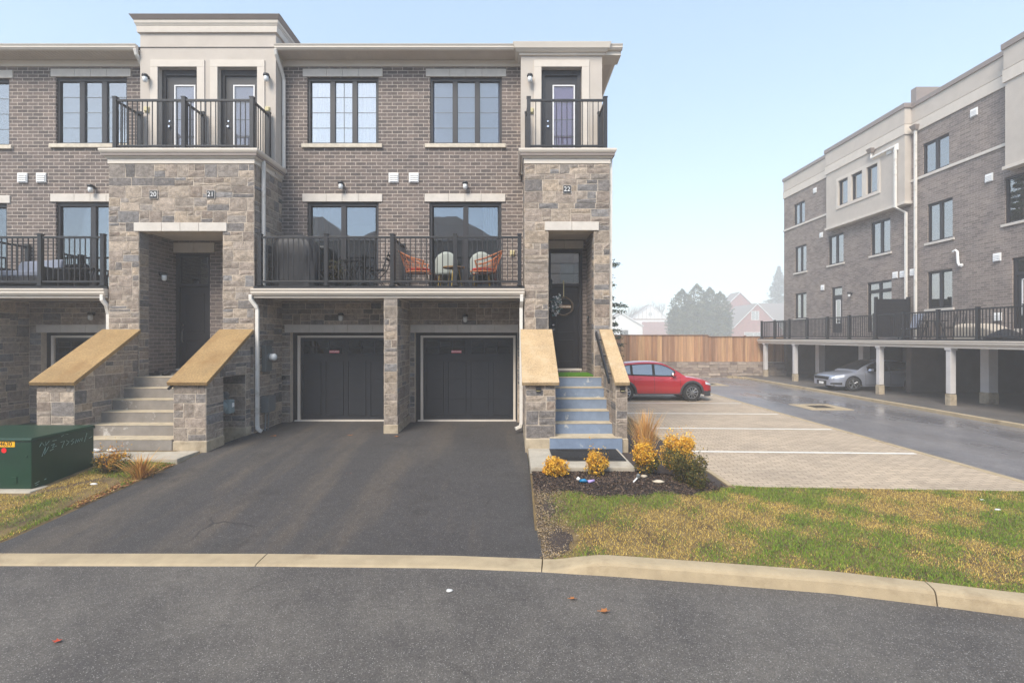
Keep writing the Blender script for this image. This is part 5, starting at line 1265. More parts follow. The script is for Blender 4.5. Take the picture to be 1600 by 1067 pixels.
def wicker(label, x, y, f):
    t = thing("wicker_chair", label, "chair", (x, y, ZB), 0, "orange wicker balcony chairs")
    rim = []; a = MB()
    def shell(th, v):   # th -1..1 across from arm to arm round the back, v 0..1 up
        w0 = math.pi * .5 * th * 1.25; top = .60 + .26 * math.cos(w0 * .78) ** 2
        r = .27 + .07 * v; return (x - f * (math.cos(w0) * r * 1.05 + .10 * v * math.cos(w0) - .02), y + math.sin(w0) * r, ZB + lerp(.36, top, v))
    ths = np.linspace(-1, 1, 25)
    for v in (.3, .62): a.tube([shell(th, v) for th in ths], .007, 5)
    for th in ths[::3]: a.tube([shell(th, v) for v in (0, .33, .66, 1)], .0075, 5)
    for k in range(8): th = -.98 + k * 2 / 8; a.tube([shell(th, 0), shell(th + .2, .5), shell(th, 1)], .006, 4)
    a.build("woven_back", M["wicker"], t)
    a = MB(); a.tube([shell(-1, 0)] + [shell(th, 1) for th in ths] + [shell(1, 0)], .02, 8); a.tube([shell(th, 0) for th in ths] + [(x + f * .30, y + .24, ZB + .36), (x + f * .30, y - .24, ZB + .36), shell(-1, 0)], .018, 8); a.build("rim", M["wicker"], t)
    a = MB(); a.lathe([(.0, .385), (.25, .385), (.275, .41), (.26, .44), (.0, .45)], (x + f * .03, y, ZB), 22); a.build("seat_cushion", M["red_cushion"], t, smooth=True)
    for sx in (-1, 1):
        for sy in (-1, 1): a = MB(); a.tube([(x + sx * .18, y + sy * .17, ZB + .37), (x + sx * .25, y + sy * .23, ZB)], .011, 6); a.build("leg", M["black_metal"], t)
wicker("orange wicker tub chair facing right beside the dividing rail", -2.24, 11.86, 1); wicker("orange wicker tub chair with red cushion facing left near the right end of the balcony", -.66, 11.84, -1)
t = thing("side_table", "small round wooden side table between the wicker chairs", "table", (-1.38, 11.84, ZB)); a = MB(); a.lathe([(.0, .46), (.26, .46), (.26, .49), (.0, .49)], (-1.38, 11.84, ZB), 24); a.build("table_top", M["wood"], t)
for k in range(3): w0 = k * 2.09 + .4; a = MB(); a.tube([(-1.38 + .12 * math.cos(w0), 11.84 + .12 * math.sin(w0), ZB + .46), (-1.38 + .2 * math.cos(w0), 11.84 + .2 * math.sin(w0), ZB)], .01, 6); a.build("leg", M["gold"], t)
for lb, X in (("white round-backed chair with gold legs behind the small wooden side table", -1.62), ("white round-backed chair with gold legs behind the wicker chair with red cushion", -.76)):
    y = 12.30; zf = ZB; t = thing("dining_chair", lb, "chair", (X, y, zf), 0, "white round-backed chairs on the balcony")
    a = MB(); rows = []
    for i in range(9):
        z = lerp(.36, .92, i / 8); w = .29 * (1 if i < 5 else math.sqrt(max(.0, 1 - ((i - 4.5) / 3.7) ** 2)) + .02); rows.append([(X + w * math.sin(t_), y - .06 - .12 * math.cos(t_) + .12, zf + z) for t_ in np.linspace(-1.3, 1.3, 11)])
    a.grid(rows); o = a.build("backrest", M["white_velvet"], t, smooth=True); so_ = o.modifiers.new("t", 'SOLIDIFY'); so_.thickness = .05
    a = MB(); a.lathe([(.0, .40), (.25, .40), (.27, .44), (.25, .50), (.0, .51)], (X, y + .22, zf), 18); a.build("seat", M["white_velvet"], t, smooth=True)
    for sx in (-1, 1):
        for sy in (-1, 1): a = MB(); a.tube([(X + sx * .17, y + .2 + sy * .16, zf + .41), (X + sx * .21, y + .2 + sy * .2, zf)], .014, 6); a.build("leg", M["gold"], t)
# neighbour's balcony
t = thing("outdoor_sofa", "dark framed outdoor sofa with grey cushions on the left balcony", "sofa", (-11.6, 12.2, ZB))
X0, X1 = px(-6, 12.1), px(78, 12.1)
a = MB(); a.box(X0, 11.95, ZB + .10, X1, 12.6, ZB + .28)
for xx in (X0, X1 - .06): a.box(xx, 11.95, ZB, xx + .06, 12.6, ZB + .52)
a.build("frame", M["cover_black"], t, bevel=.01); a = MB(); a.box(X0 + .07, 11.97, ZB + .285, X1 - .07, 12.5, ZB + .43); a.build("seat_cushion", M["grey_cushion"], t, bevel=.04, seg=3); a = MB(); a.hexa([(X0 + .07, 12.42, ZB + .43), (X1 - .07, 12.42, ZB + .43), (X1 - .07, 12.55, ZB + .43), (X0 + .07, 12.55, ZB + .43), (X0 + .2, 12.5, ZB + .72), (X1 - .07, 12.5, ZB + .78), (X1 - .07, 12.62, ZB + .78), (X0 + .2, 12.62, ZB + .72)]); a.build("back_cushion", M["grey_cushion"], t, bevel=.04, seg=3)
t = thing("patio_table", "low dark slatted table on the left balcony before the sliding door", "table", (-10.2, 12.2, ZB)); a = MB()
for k in range(6): a.box(px(100, 12.2), 11.95 + k * .09, ZB + .46, px(158, 12.2), 12.02 + k * .09, ZB + .49)
a.build("table_top", M["cover_black"], t)
for X in (px(104, 12.2), px(152, 12.2)):
    for y in (11.98, 12.42): a = MB(); a.tube([(X, y, ZB), (X + (.1 if X > -10.3 else -.0), y, ZB + .46)], .018, 6); a.build("leg", M["cover_black"], t)
# ---------------------------------------------------------------- far apartment block
XF, XB, XD = 17.6, 17.3, 16.0
YC = 32.3
def fy(x, X=XF): return X * 780 / (x - 800)
def fz(y, Y): return H + (527 - y) * Y / 780
apt = thing("apartment_block", "four-storey brown brick apartment block with pale stucco bays over an open carport, fading in fog", "apartment building", (XF, 22, ZP))
def opening(x0, x1, z0, z1): return (fy(x1), fy(x0), z0, z1)
W3 = [opening(1240.5, 1257.6, 9.1, 10.42), opening(1442, 1483, 9.1, 10.42)]
W2 = [opening(1242, 1260, 6.15, 7.76), opening(1294.5, 1318, 6.15, 7.76), opening(1361, 1391, 6.15, 7.76), opening(1449, 1488.5, 6.15, 7.78), (15.7, fy(1570), 6.2, 7.85), (12.2, 13.6, 6.2, 7.8)]
W1 = [opening(1242, 1260, 3.3, 4.87), opening(1449, 1488, 3.36, 4.93), (11.5, 13.0, 3.36, 4.93)]
D1 = [opening(1299, 1316, 2.42, 4.9), opening(1581, 1640, 2.42, 4.95)]
PD = [opening(1355, 1393, 2.42, 4.86)]
rec = W3 + W2 + W1 + D1 + PD
AF = ((XF, 0, 0), (0, 1, 0), (-1, 0, 0))
mb = MB(); wall_holes(mb, *AF, 8.0, YC, 2.0, 11.1, rec, .16)
mb.quad((XF, YC, 2.0), (30, YC, 2.0), (30, YC, 11.1), (XF, YC, 11.1)); mb.quad((XF, 8, 2.0), (30, 8, 2.0), (30, 8, 11.1), (XF, 8, 11.1)); mb.quad((30, 8, 2), (30, YC, 2), (30, YC, 11.1), (30, 8, 11.1))
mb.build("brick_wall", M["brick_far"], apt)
mb = MB()
for z in (2.05, 5.15, 8.1): mb.box(XF + .25, 8.1, z, 29.9, YC - .1, z + .3)
mb.box(XF + 4, 8.1, 2.4, XF + 4.1, YC - .1, 11); mb.build("floors_and_partitions", M["room_wall"], apt)
# parapet bands
for nm, m_, z0, z1, d in (("parapet_band", "stucco_trim", 11.1, 11.52, .05), ("parapet_band", "stucco", 11.55, 12.22, .03), ("parapet_cap", "cap_metal", 12.22, 12.40, .08)):
    mb = MB(); mb.box(XF - d, 8, z0, 29.9 + d, YC + d, z1); mb.build(nm, M[m_], apt)
mb = MB(); mb.box(XF + .0, 8.05, 11.5, 29.8, YC - .02, 11.56); mb.box(XF + .3, 8.3, 12.0, 29.6, YC - .3, 12.3); mb.build("roof", M["cap_metal"], apt)
mb = MB(); mb.box(XF + .3, 22.1, 12.3, 29, 22.4, 13.25); mb.build("roof_upstand", M["cap_metal"], apt)
mb = MB(); mb.box(XF - .05, 8, 8.98, XF + .05, YC + .03, 9.09); mb.build("string_course", M["precast"], apt)
# stucco bays
def bay(y0, y1, tri):
    mb = MB(); hl = []
    if tri: hl = [(fy(b, XB), fy(a, XB), 9.1, 10.42) for a, b in ((1310.5, 1325.6), (1331, 1348), (1354.6, 1372))]
    wall_holes(mb, (XB, 0, 0), (0, 1, 0), (-1, 0, 0), y0, y1, 8.1, 11.1, hl, .14)
    for y in (y0, y1): mb.quad((XB, y, 8.1), (XF, y, 8.1), (XF, y, 11.1), (XB, y, 11.1))
    mb.quad((XB, y0, 8.1), (XB, y1, 8.1), (XF, y1, 8.1), (XF, y0, 8.1))
    b = mb.build("stucco_bay", M["stucco"], apt)
    for m_, z0, z1, d in (("stucco_trim", 8.04, 8.16, .06), ("stucco_trim", 11.1, 11.52, .05), ("stucco", 11.55, 12.26, .03), ("cap_metal", 12.26, 12.46, .08)):
        k = MB(); k.box(XB - d, y0 - d, z0, XF + .1, y1 + d, z1); k.build("bay_band", M[m_], b)
    if tri:
        ya, yb_ = hl[2][0] - .15, hl[0][1] + .15; k = MB()
        for (p, q, r_, s_) in ((ya, yb_, 10.42, 10.58), (ya, yb_, 8.95, 9.1), (ya, hl[2][0], 9.1, 10.42), (hl[0][1], yb_, 9.1, 10.42), (hl[2][1], hl[1][0], 9.1, 10.42), (hl[1][1], hl[0][0], 9.1, 10.42)): k.box(XB - .04, p, r_, XB + .01, q, s_)
        k.build("bay_surround", M["stucco_trim"], b)
        for h in hl: window(b, *h, (XB, 0, 0), (0, 1, 0), (-1, 0, 0), 1, 1, "blind", glass="glass_far")
bay(fy(1413.6, XB), fy(1291, XB), True); bay(10.0, fy(1570.5, XB), False)
for h in W3 + W2 + W1:
    window(apt, *h, *AF, 2, 1, "blind_white" if h[2] > 5 else None, glass="glass_far", fw=.06)
    if h[2] < 9: k = MB(); k.box(XF - .06, h[0] - .1, h[2] - .09, XF + .05, h[1] + .1, h[2]); k.build("window_sill", M["precast"], apt)
for h in D1:
    y0, y1, z0, z1 = h; k = MB()
    for (p, q, r_, s_) in ((y0, y0 + .1, z0, z1), (y1 - .1, y1, z0, z1), (y0 + .1, y1 - .1, z1 - .08, z1), (y0 + .1, y1 - .1, 4.35, 4.45)): k.box(XF + .06, p, r_, XF + .16, q, s_)
    d = k.build("balcony_door", M["black_frame"], apt)
    k = MB(); k.box(XF + .1, y0 + .1, z0, XF + .14, y1 - .1, 4.35); k.build("door_leaf", M["door_black"], d)
    k = MB(); a, b = y0 + .26, y1 - .26
    for (p, q, r_, s_) in ((a, a + .04, z0 + .5, 4.2), (b - .04, b, z0 + .5, 4.2), (a, b, 4.16, 4.2), (a, b, z0 + .5, z0 + .54)): k.box(XF + .08, p, r_, XF + .105, q, s_)
    k.build("lite_frame", M["white_paint"], d); k = MB(); k.box(XF + .092, a + .04, z0 + .54, XF + .098, b - .04, 4.16); k.build("pane", M["glass_far"], d)
    k = MB(); k.box(XF + .10, y0 + .1, 4.45, XF + .106, y1 - .1, z1 - .08); k.build("transom_pane", M["glass_far"], d)
for h in PD:
    y0, y1, z0, z1 = h; d = window(apt, y0, y1, z0, 4.4, *AF, 2, 1, "curtain", glass="glass_far", name="patio_door"); window(apt, y0, y1, 4.4, z1, *AF, 2, 1, None, glass="glass_far", name="transom_window")
# deck, fascia, gutter
mb = MB(); mb.box(XD - .1, 8, 1.84, XF - .005, 32.2, 2.04); mb.build("balcony_deck", M["soffit"], apt)
mb = MB(); mb.box(XD - .13, 8, 2.045, XF - .006, 32.22, 2.10); mb.build("deck_membrane", M["black_metal"], apt)
mb = MB(); mb.prism_y([(XD - .10 + a, 1.87 + b * 1.35) for a, b in GP], 8, 32.2); mb.build("gutter", M["trim"], apt)
mb = MB(); mb.box(XD - .125, 8, 1.78, XD - .09, 32.2, 1.9); mb.build("fascia", M["trim"], apt)
# columns along the deck edge, piers under the wall line
for Y in (31.5, 28.2, 21.7, 18.2, 12.0):
    w = .10; c = MB(); c.box(XD - w, Y - w, .12, XD + w, Y + w, 1.80); c.box(XD - w - .03, Y - w - .03, 1.70, XD + w + .03, Y + w + .03, 1.79);  o = c.build("column", M["column_white"], apt, bevel=.01)
    c = MB(); c.box(XD - w - .02, Y - w - .02, ZP - .1, XD + w + .02, Y + w + .02, .10); c.build("column_base", M["plinth"], o, bevel=.02)
for Y in (28.8, 25.2, 18.6, 14.0):
    c = MB(); c.box(17.6, Y - .17, .12, 17.95, Y + .17, 1.975); o = c.build("pier", M["column_white"], apt, bevel=.01); c = MB(); c.box(17.58, Y - .19, ZP - .1, 17.97, Y + .19, .12); c.build("pier_base", M["plinth"], o, bevel=.02)
mb = MB(); mb.box(25.0, 8, ZP - .2, 25.3, YC, 2.04); mb.box(XF, YC - .3, ZP - .2, 25, YC, 2.04); mb.box(17.75, 22.2, ZP - .2, 25, 22.5, 2.04); mb.box(17.6, 7.7, ZP - .2, 25, 8.0, 2.04); mb.build("carport_wall", M["carport_concrete"], apt)
mb = MB(); mb.box(XF, 8, 1.98, 29.9, YC, 2.04); mb.build("carport_ceiling", M["soffit"], apt)
# deck railing: far and near lengths
xr = 16.05
railing(apt, [(xr, 32.1), (xr, 30.5), (xr, 28.9), (xr, 27.15), (xr, 25.4), (xr, 23.75), (xr, 22.1)], 2.1, 3.22, 2.17, 3.12, gap=.12, post_w=.10, bal_w=.024)
railing(apt, [(xr, 22.0), (xr, 20.45), (xr, 18.8), (xr, 17.2), (xr, 15.6), (xr, 14.0), (xr, 12.4), (xr, 10.8)], 2.1, 3.22, 2.17, 3.12, gap=.125, post_w=.10, bal_w=.024)
railing(apt, [(xr, 32.1), (XF - .06, 32.1)], 2.1, 3.22, 2.17, 3.12, gap=.12, post_w=.10, bal_w=.024)
mb = MB(); mb.box(xr, 22.02, 2.2, XF - .1, 22.08, 3.86)
for k in range(10): mb.box(xr, 22.005, 2.25 + k * .16, XF - .1, 22.02, 2.37 + k * .16)
o = mb.build("privacy_screen", M["black_metal"], apt)
for x in (xr + .02, XF - .1): k = MB(); k.box(x - .05, 21.99, 2.1, x + .05, 22.1, 3.95); k.build("screen_post", M["black_metal"], o)
# downspouts with hopper heads
def spout(path, head):
    k = MB(); k.tube(path, .06, 4, rot=math.pi / 4); o = k.build("downspout", M["downspout_white"], apt); k = MB(); x, y, z = head; k.hexa([(x - .12, y - .10, z), (x + .04, y - .10, z), (x + .04, y + .10, z), (x - .12, y + .10, z), (x - .2, y - .16, z + .2), (x + .04, y - .16, z + .2), (x + .04, y + .16, z + .2), (x - .2, y + .16, z + .2)]); k.build("hopper_head", M["cap_metal"], o)
y1_ = fy(1434); spout([(XF - .1, y1_, 11.2), (XF - .1, y1_, 2.1)], (XF - .06, y1_, 11.15))
yb_ = fy(1405, XB); spout([(XB - .1, yb_ + 1.6, 11.0), (XB - .1, yb_ + 1.6, 10.75), (XB - .1, yb_ + .1, 10.75), (XB - .1, yb_ + .1, 10.4), (XB - .1, yb_ + .1, 8.0), (XF - .1, fy(1419), 7.7), (XF - .1, fy(1419), 2.1)], (XB - .06, yb_ + 1.6, 10.98))
# vents
FG = "white vent covers on the far apartment block"
for lb, x, y, X in (("white vent cover high on the brick left of the big right stucco bay", 1523, 176, XF), ("white vent cover under the parapet at the far left end of the apartments", 1274, 298, XF), ("white vent cover below the sill line near the right stucco bay", 1546.5, 278, XF), ("white vent cover beside the triple window on the stucco bay", 1390, 236, XB), ("small white vent cover by the downspout bend on the stucco bay", 1400.5, 231, XB), ("left vent cover of the pair beside the downspouts over the deck", 1399.5, 430, XF), ("right vent cover of the pair beside the downspouts over the deck", 1411, 428.5, XF), ("white vent cover between the two long downspouts", 1427, 425.5, XF), ("white vent cover beside the second-floor window at the far end", 1284, 367.5, XF), ("white vent cover above the far apartment door", 1286, 449.5, XF), ("white vent cover above the near apartment door", 1559, 402, XF), ("white vent cover low on the brick behind the near deck railing", 1560, 495, XF)):
    Y = fy(x, X); vent(lb, X - .01, Y, fz(y, Y), .30, (-1, 0), FG)
Y = fy(1501); zc = fz(403, Y); t = thing("vent_pipe", "white hooked plastic vent pipe on the far brick wall", "pipe", (XF, Y, zc)); a = MB(); a.tube([(XF, Y - .05, zc - .3), (XF - .1, Y - .05, zc - .3), (XF - .1, Y, zc - .2), (XF - .1, Y + .03, zc + .25), (XF - .1, Y + .12, zc + .32), (XF - .1, Y + .22, zc + .28)], .045, 8); a.build("pipe", M["white_plastic"], t); a = MB(); a.lathe([(.07, 0), (.07, -.03)], (XF, Y - .05, zc - .3), 12, 'x'); a.build("flange", M["white_plastic"], t)
Y = fy(1331); zc = fz(459, Y); t = thing("wall_lamp", "dark wall lamp on the far brick between two deck doors", "lamp", (XF, Y, zc)); a = MB(); a.lathe([(.06, 0), (.06, -.05)], (XF, Y, zc), 10, 'x'); a.lathe([(.09, .1), (.11, .04), (.06, 0)], (XF - .14, Y, zc - .02), 12); a.build("hood", M["black_metal"], t); a = MB(); a.lathe([(.06, 0), (.05, -.12)], (XF - .14, Y, zc - .02), 12); a.build("glass_jar", M["lens_white"], t)
# deck furniture seen through the railing
zd = 2.105
t = thing("sling_chair", "pale blue sling patio chair beside the privacy screen on the far deck", "chair", (16.8, 21.0, zd))
a = MB(); a.hexa([(16.5, 20.8, zd + .42), (16.55, 21.3, zd + .42), (17.0, 21.3, zd + .40), (17.0, 20.8, zd + .40), (16.5, 20.8, zd + .45), (16.55, 21.3, zd + .45), (17.0, 21.3, zd + .43), (17.0, 20.8, zd + .43)]); a.build("seat", M["grey_cushion"], t)
a = MB(); a.hexa([(16.95, 20.8, zd + .45), (16.99, 20.8, zd + .45), (16.99, 21.3, zd + .45), (16.95, 21.3, zd + .45), (17.15, 20.8, zd + 1.05), (17.19, 20.8, zd + 1.05), (17.19, 21.3, zd + 1.05), (17.15, 21.3, zd + 1.05)]); a.build("backrest", M["grey_cushion"], t)
for sx in (16.5, 17.05):
    for sy in (20.78, 21.32): a = MB(); a.tube([(sx, sy, zd), (sx + .03, sy, zd + .62)], .02, 6); a.build("leg", M["black_metal"], t)
t = thing("patio_table", "dark round patio table among chairs on the far deck", "table", (16.8, 20.0, zd)); a = MB(); a.lathe([(.0, .70), (.48, .70), (.48, .73), (.0, .73)], (16.8, 19.9, zd), 22); a.build("table_top", M["cover_black"], t)
for k in range(4): w0 = k * 1.57 + .6; a = MB(); a.tube([(16.8 + .2 * math.cos(w0), 19.9 + .2 * math.sin(w0), zd + .7), (16.8 + .4 * math.cos(w0), 19.9 + .4 * math.sin(w0), zd)], .018, 6); a.build("leg", M["black_metal"], t)
def metal_chair(lb, x, y):
    t = thing("patio_chair", lb, "chair", (x, y, zd), 0, "dark patio chairs on the far deck"); a = MB(); a.box(x - .22, y - .22, zd + .42, x + .22, y + .22, zd + .46); a.build("seat", M["cover_black"], t, bevel=.015)
    a = MB()
    for k in range(5): a.tube([(x + .2, y - .2 + k * .1, zd + .46), (x + .28, y - .2 + k * .1, zd + .92)], .01, 5)
    a.tube([(x + .2, y - .22, zd + .46), (x + .28, y - .22, zd + .95), (x + .28, y + .22, zd + .95), (x + .2, y + .22, zd + .46)], .018, 6); a.build("backrest", M["cover_black"], t)
    for sx in (-.2, .2):
        for sy in (-.2, .2): a = MB(); a.tube([(x + sx, y + sy, zd), (x + sx, y + sy, zd + .64 if sx < 0 else zd + .44)], .016, 6); a.build("leg", M["cover_black"], t)
metal_chair("dark metal patio chair left of the round table on the far deck", 16.75, 20.75 - .15); metal_chair("dark metal patio chair right of the round table on the far deck", 16.9, 19.1)
t = thing("covered_lounger", "patio lounge under a pale beige cover on the far deck", "lounger", (16.9, 17.9, zd)); a = MB(); rows = []
for i in range(10): y = lerp(18.7, 17.0, i / 9); hh = (.55 if i < 6 else .55 - .06 * (i - 5)); rows.append([(16.55, y, zd), (16.55, y, zd + hh * .8), (16.65, y, zd + hh + .02 * math.sin(i * 2)), (17.15, y, zd + hh + .03 * math.sin(i * 1.3)), (17.25, y, zd + hh * .8), (17.25, y, zd)])
a.grid(rows); a.poly(rows[0]); a.poly(rows[-1]); a.build("cover", M["beige_cushion"], t, smooth=False, bevel=.03)
a = MB(); a.box(16.6, 17.1, zd + .0, 17.2, 18.6, zd + .1); a.build("base", M["cover_black"], t)
t = thing("folded_cover", "low black covered heap before the near deck railing", "cover", (16.7, 16.9, zd)); a = MB(); rows = []
for i in range(9): y = lerp(17.5, 16.3, i / 8); hh = .32 * math.sin(math.pi * (i + .3) / 8.6) + .04; rows.append([(16.35 + .7 * j / 6, y, zd + hh * math.sin(math.pi * (j + .3) / 6.6)) for j in range(7)])
a.grid(rows); a.build("cover", M["cover_black"], t, smooth=True); a = MB(); a.box(16.4, 16.4, zd, 17.0, 17.4, zd + .03); a.build("base", M["cover_black"], t)
t = thing("storage_bench", "pale grey bench with slats at the near apartment door", "bench", (17.2, 16.3, zd)); a = MB(); a.box(17.0, 15.6, zd + .30, 17.4, 16.9, zd + .36); a.build("seat", M["precast"], t); a = MB()
for k in range(6): a.box(17.0, 15.65 + k * .22, zd, 17.03, 15.75 + k * .22, zd + .30)
a.build("slat_front", M["precast"], t)

# ---------------------------------------------------------------- retaining wall and board fence
t = thing("retaining_wall", "low stepped retaining wall of brown concrete blocks below the board fence", "wall", (6, 32.2, -.4))
mb = MB(); rg = random.Random(9)
for r_ in range(6):
    z = -.46 + r_ * .17; x = -9.0 + (r_ % 2) * .3; yy = 32.0 + (0 if r_ < 3 else .22)
    while x < 19:
        w = rg.choice((.45, .6, .75)); k = rg.uniform(.8, 1.15); c = rg.choice(((150, 136, 126), (134, 120, 112), (160, 146, 134))); c = lin(c)
        mb.hexa([(x + .008, yy + rg.uniform(-.02, .02), z + .006), (x + w - .008, yy + rg.uniform(-.02, .02), z + .006), (x + w - .008, yy + .6, z + .006), (x + .008, yy + .6, z + .006), (x + .008, yy + .015, z + .165), (x + w - .008, yy + .015, z + .165), (x + w - .008, yy + .6, z + .165), (x + .008, yy + .6, z + .165)], (c[0] * k, c[1] * k, c[2] * k, 1)); x += w
mb.build("block_face", M["block"], t, colattr=True)
mb = MB(); mb.box(-9, 32.3, -.5, 18, 32.7, .54); mb.build("core", M["mortar"], t)
t = thing("board_fence", "tall brown vertical board fence on top of the retaining wall", "fence", (6, 32.45, .55))
mb = MB(); rg = random.Random(12); x = -9.0; i = 0
BC = [(172, 130, 98), (158, 118, 90), (186, 146, 110), (148, 112, 88), (176, 138, 106), (164, 128, 102), (190, 152, 114)]
while x < 18.5:
    w = rg.uniform(.13, .15); c = lin(rg.choice(BC)); k = rg.uniform(.85, 1.12); top = 2.30 if x < 12.7 else 2.20; d = .018 if i % 2 else 0
    mb.box(x + .002, 32.42 + d, .58, x + w - .002, 32.445 + d, top, (c[0] * k, c[1] * k, c[2] * k, 1)); x += w; i += 1
mb.build("board_panel", M["board"], t, colattr=True)
for x in np.arange(-9, 18.5, 2.42): k = MB(); k.box(x - .05, 32.5, .3, x + .05, 32.6, 2.3); k.build("post", M["fence_rail"], t)
for a, b, z in ((-9, 12.72, 2.30), (12.72, 18.5, 2.20)): k = MB(); k.box(a, 32.38, z, b, 32.56, z + .04); k.build("top_rail", M["fence_rail"], t)
for x in (8.4, 12.6): k = MB(); k.box(x - .06, 32.36, .3, x + .06, 32.42, .62); k.build("footing_block", M["fence_rail"], t)

# ---------------------------------------------------------------- houses beyond the fence
def gable_house(name, label, xl, xr, y0, y1, zg, ze, zr, wall, roof="roof_shingle", trim="white_paint", over=.35):
    t = thing(name, label, "house", ((xl + xr) / 2, y0, zg)); xm = (xl + xr) / 2
    b = MB(); b.prism_y([(xl, zg), (xr, zg), (xr, ze), (xm, zr), (xl, ze)], y0, y1); b.build("wall", M[wall], t)
    s = (zr - ze) / (xm - xl); r_ = MB()
    for sg in (-1, 1):
        e = xm + sg * (xm - xl + over); ez = ze - over * s
        r_.prism([(xm, y0 - over, zr + .03), (e, y0 - over, ez + .03), (e, y0 - over, ez + .18), (xm, y0 - over, zr + .2)], (0, y1 - y0 + 2 * over, 0))
    ro = r_.build("roof", M[roof], t)
    f = MB()
    for sg in (-1, 1):
        e = xm + sg * (xm - xl + over); ez = ze - over * s
        f.prism([(xm, y0 - over - .04, zr - .08), (e, y0 - over - .04, ez - .08), (e, y0 - over - .04, ez + .19), (xm, y0 - over - .04, zr + .21)], (0, .05, 0))
    f.build("rake_board", M[trim], ro); return t
def house_win(t, x0, x1, z0, z1, y, trim="white_paint", glass="glass_far"):
    f = MB(); w = .12
    for (p, q, r_, s_) in ((x0, x0 + w, z0, z1), (x1 - w, x1, z0, z1), (x0 + w, x1 - w, z0, z0 + w), (x0 + w, x1 - w, z1 - w, z1), ((x0 + x1) / 2 - .05, (x0 + x1) / 2 + .05, z0 + w, z1 - w)): f.box(p, y - .06, r_, q, y - .003, s_)
    o = f.build("window", M[trim], t); g = MB(); g.box(x0 + w, y - .03, z0 + w, x1 - w, y - .02, z1 - w); g.build("pane", M[glass], o)
q = lambda x, Y: px(x, Y)
Y = 168; t = gable_house("brick_house", "red brick house with white trimmed front gable beyond the fence, beside the dark cedar", q(1143, Y), q(1223, Y), Y, Y + 17, .4, pz(515, Y), pz(475, Y), "brick_red")
house_win(t, q(1174, Y), q(1186, Y), pz(500, Y), pz(486, Y), Y); house_win(t, q(1163, Y), q(1192, Y), pz(540, Y), pz(519, Y), Y)
Y2 = 188; b = MB(); xl, xm, xr_ = q(1120, Y2), q(1156, Y2), q(1192, Y2); b.prism_y([(xl, .4), (xr_, .4), (xr_, pz(490, Y2)), (xm, pz(458, Y2)), (xl, pz(490, Y2))], Y2, Y2 + 8); b.build("wall", M["brick_red"], t)
r_ = MB(); r_.prism_y([(xl - .4, pz(494, Y2)), (xm, pz(457, Y2)), (xr_ + .4, pz(494, Y2)), (xr_ + .4, pz(494, Y2) + .2), (xm, pz(457, Y2) + .25), (xl - .4, pz(494, Y2) + .2)], Y2 - .4, Y2 + 8); r_.prism([(xm, Y2 + 2, pz(474, Y2)), (q(1235, Y2), Y2 + 2, pz(474, Y2)), (q(1235, Y2), Y2 - .3, pz(500, Y2)), (xm, Y2 - .3, pz(500, Y2))], (0, 0, .15)); ro = r_.build("roof", M["roof_shingle"], t)
f = MB()
for e in (xl - .4, xr_ + .4): f.prism([(xm, Y2 - .45, pz(457, Y2) - .1), (e, Y2 - .45, pz(494, Y2) - .1), (e, Y2 - .45, pz(494, Y2) + .2), (xm, Y2 - .45, pz(457, Y2) + .25)], (0, .05, 0))
f.build("rake_board", M["white_paint"], ro)
Y = 226; t = gable_house("timbered_house", "pale half-timbered house with steep gable, nearly lost in the fog", q(988, Y), q(1044, Y), Y, Y + 9, .4, pz(497, Y), pz(476, Y), "white_paint")
f = MB(); 
for x in np.linspace(992, 1040, 9): zt = lerp(pz(476, Y), pz(497, Y), abs(x - 1016) / 28) - .1; f.box(q(x, Y) - .07, Y - .05, pz(499, Y), q(x, Y) + .07, Y - .003, zt)
f.box(q(988, Y), Y - .06, pz(500, Y), q(1044, Y), Y - .003, pz(498, Y)); f.build("timber_frame", M["fence_rail"], t); house_win(t, q(1013, Y), q(1019, Y), pz(494, Y), pz(488, Y), Y)
b = MB(); b.box(q(1004, Y - 1), Y - 1.2, .4, q(1060, Y), Y - .1, pz(503, Y)); b.build("lower_wall", M["brick_red"], t)
Y = 152; t = gable_house("white_garage", "plain white gabled garage close behind the fence at the house corner", q(935, Y), q(1004, Y), Y, Y + 7, .4, pz(509, Y), pz(489, Y), "white_paint"); house_win(t, q(968, Y), q(982, Y), pz(530, Y), pz(515, Y), Y, glass="glass_dark")

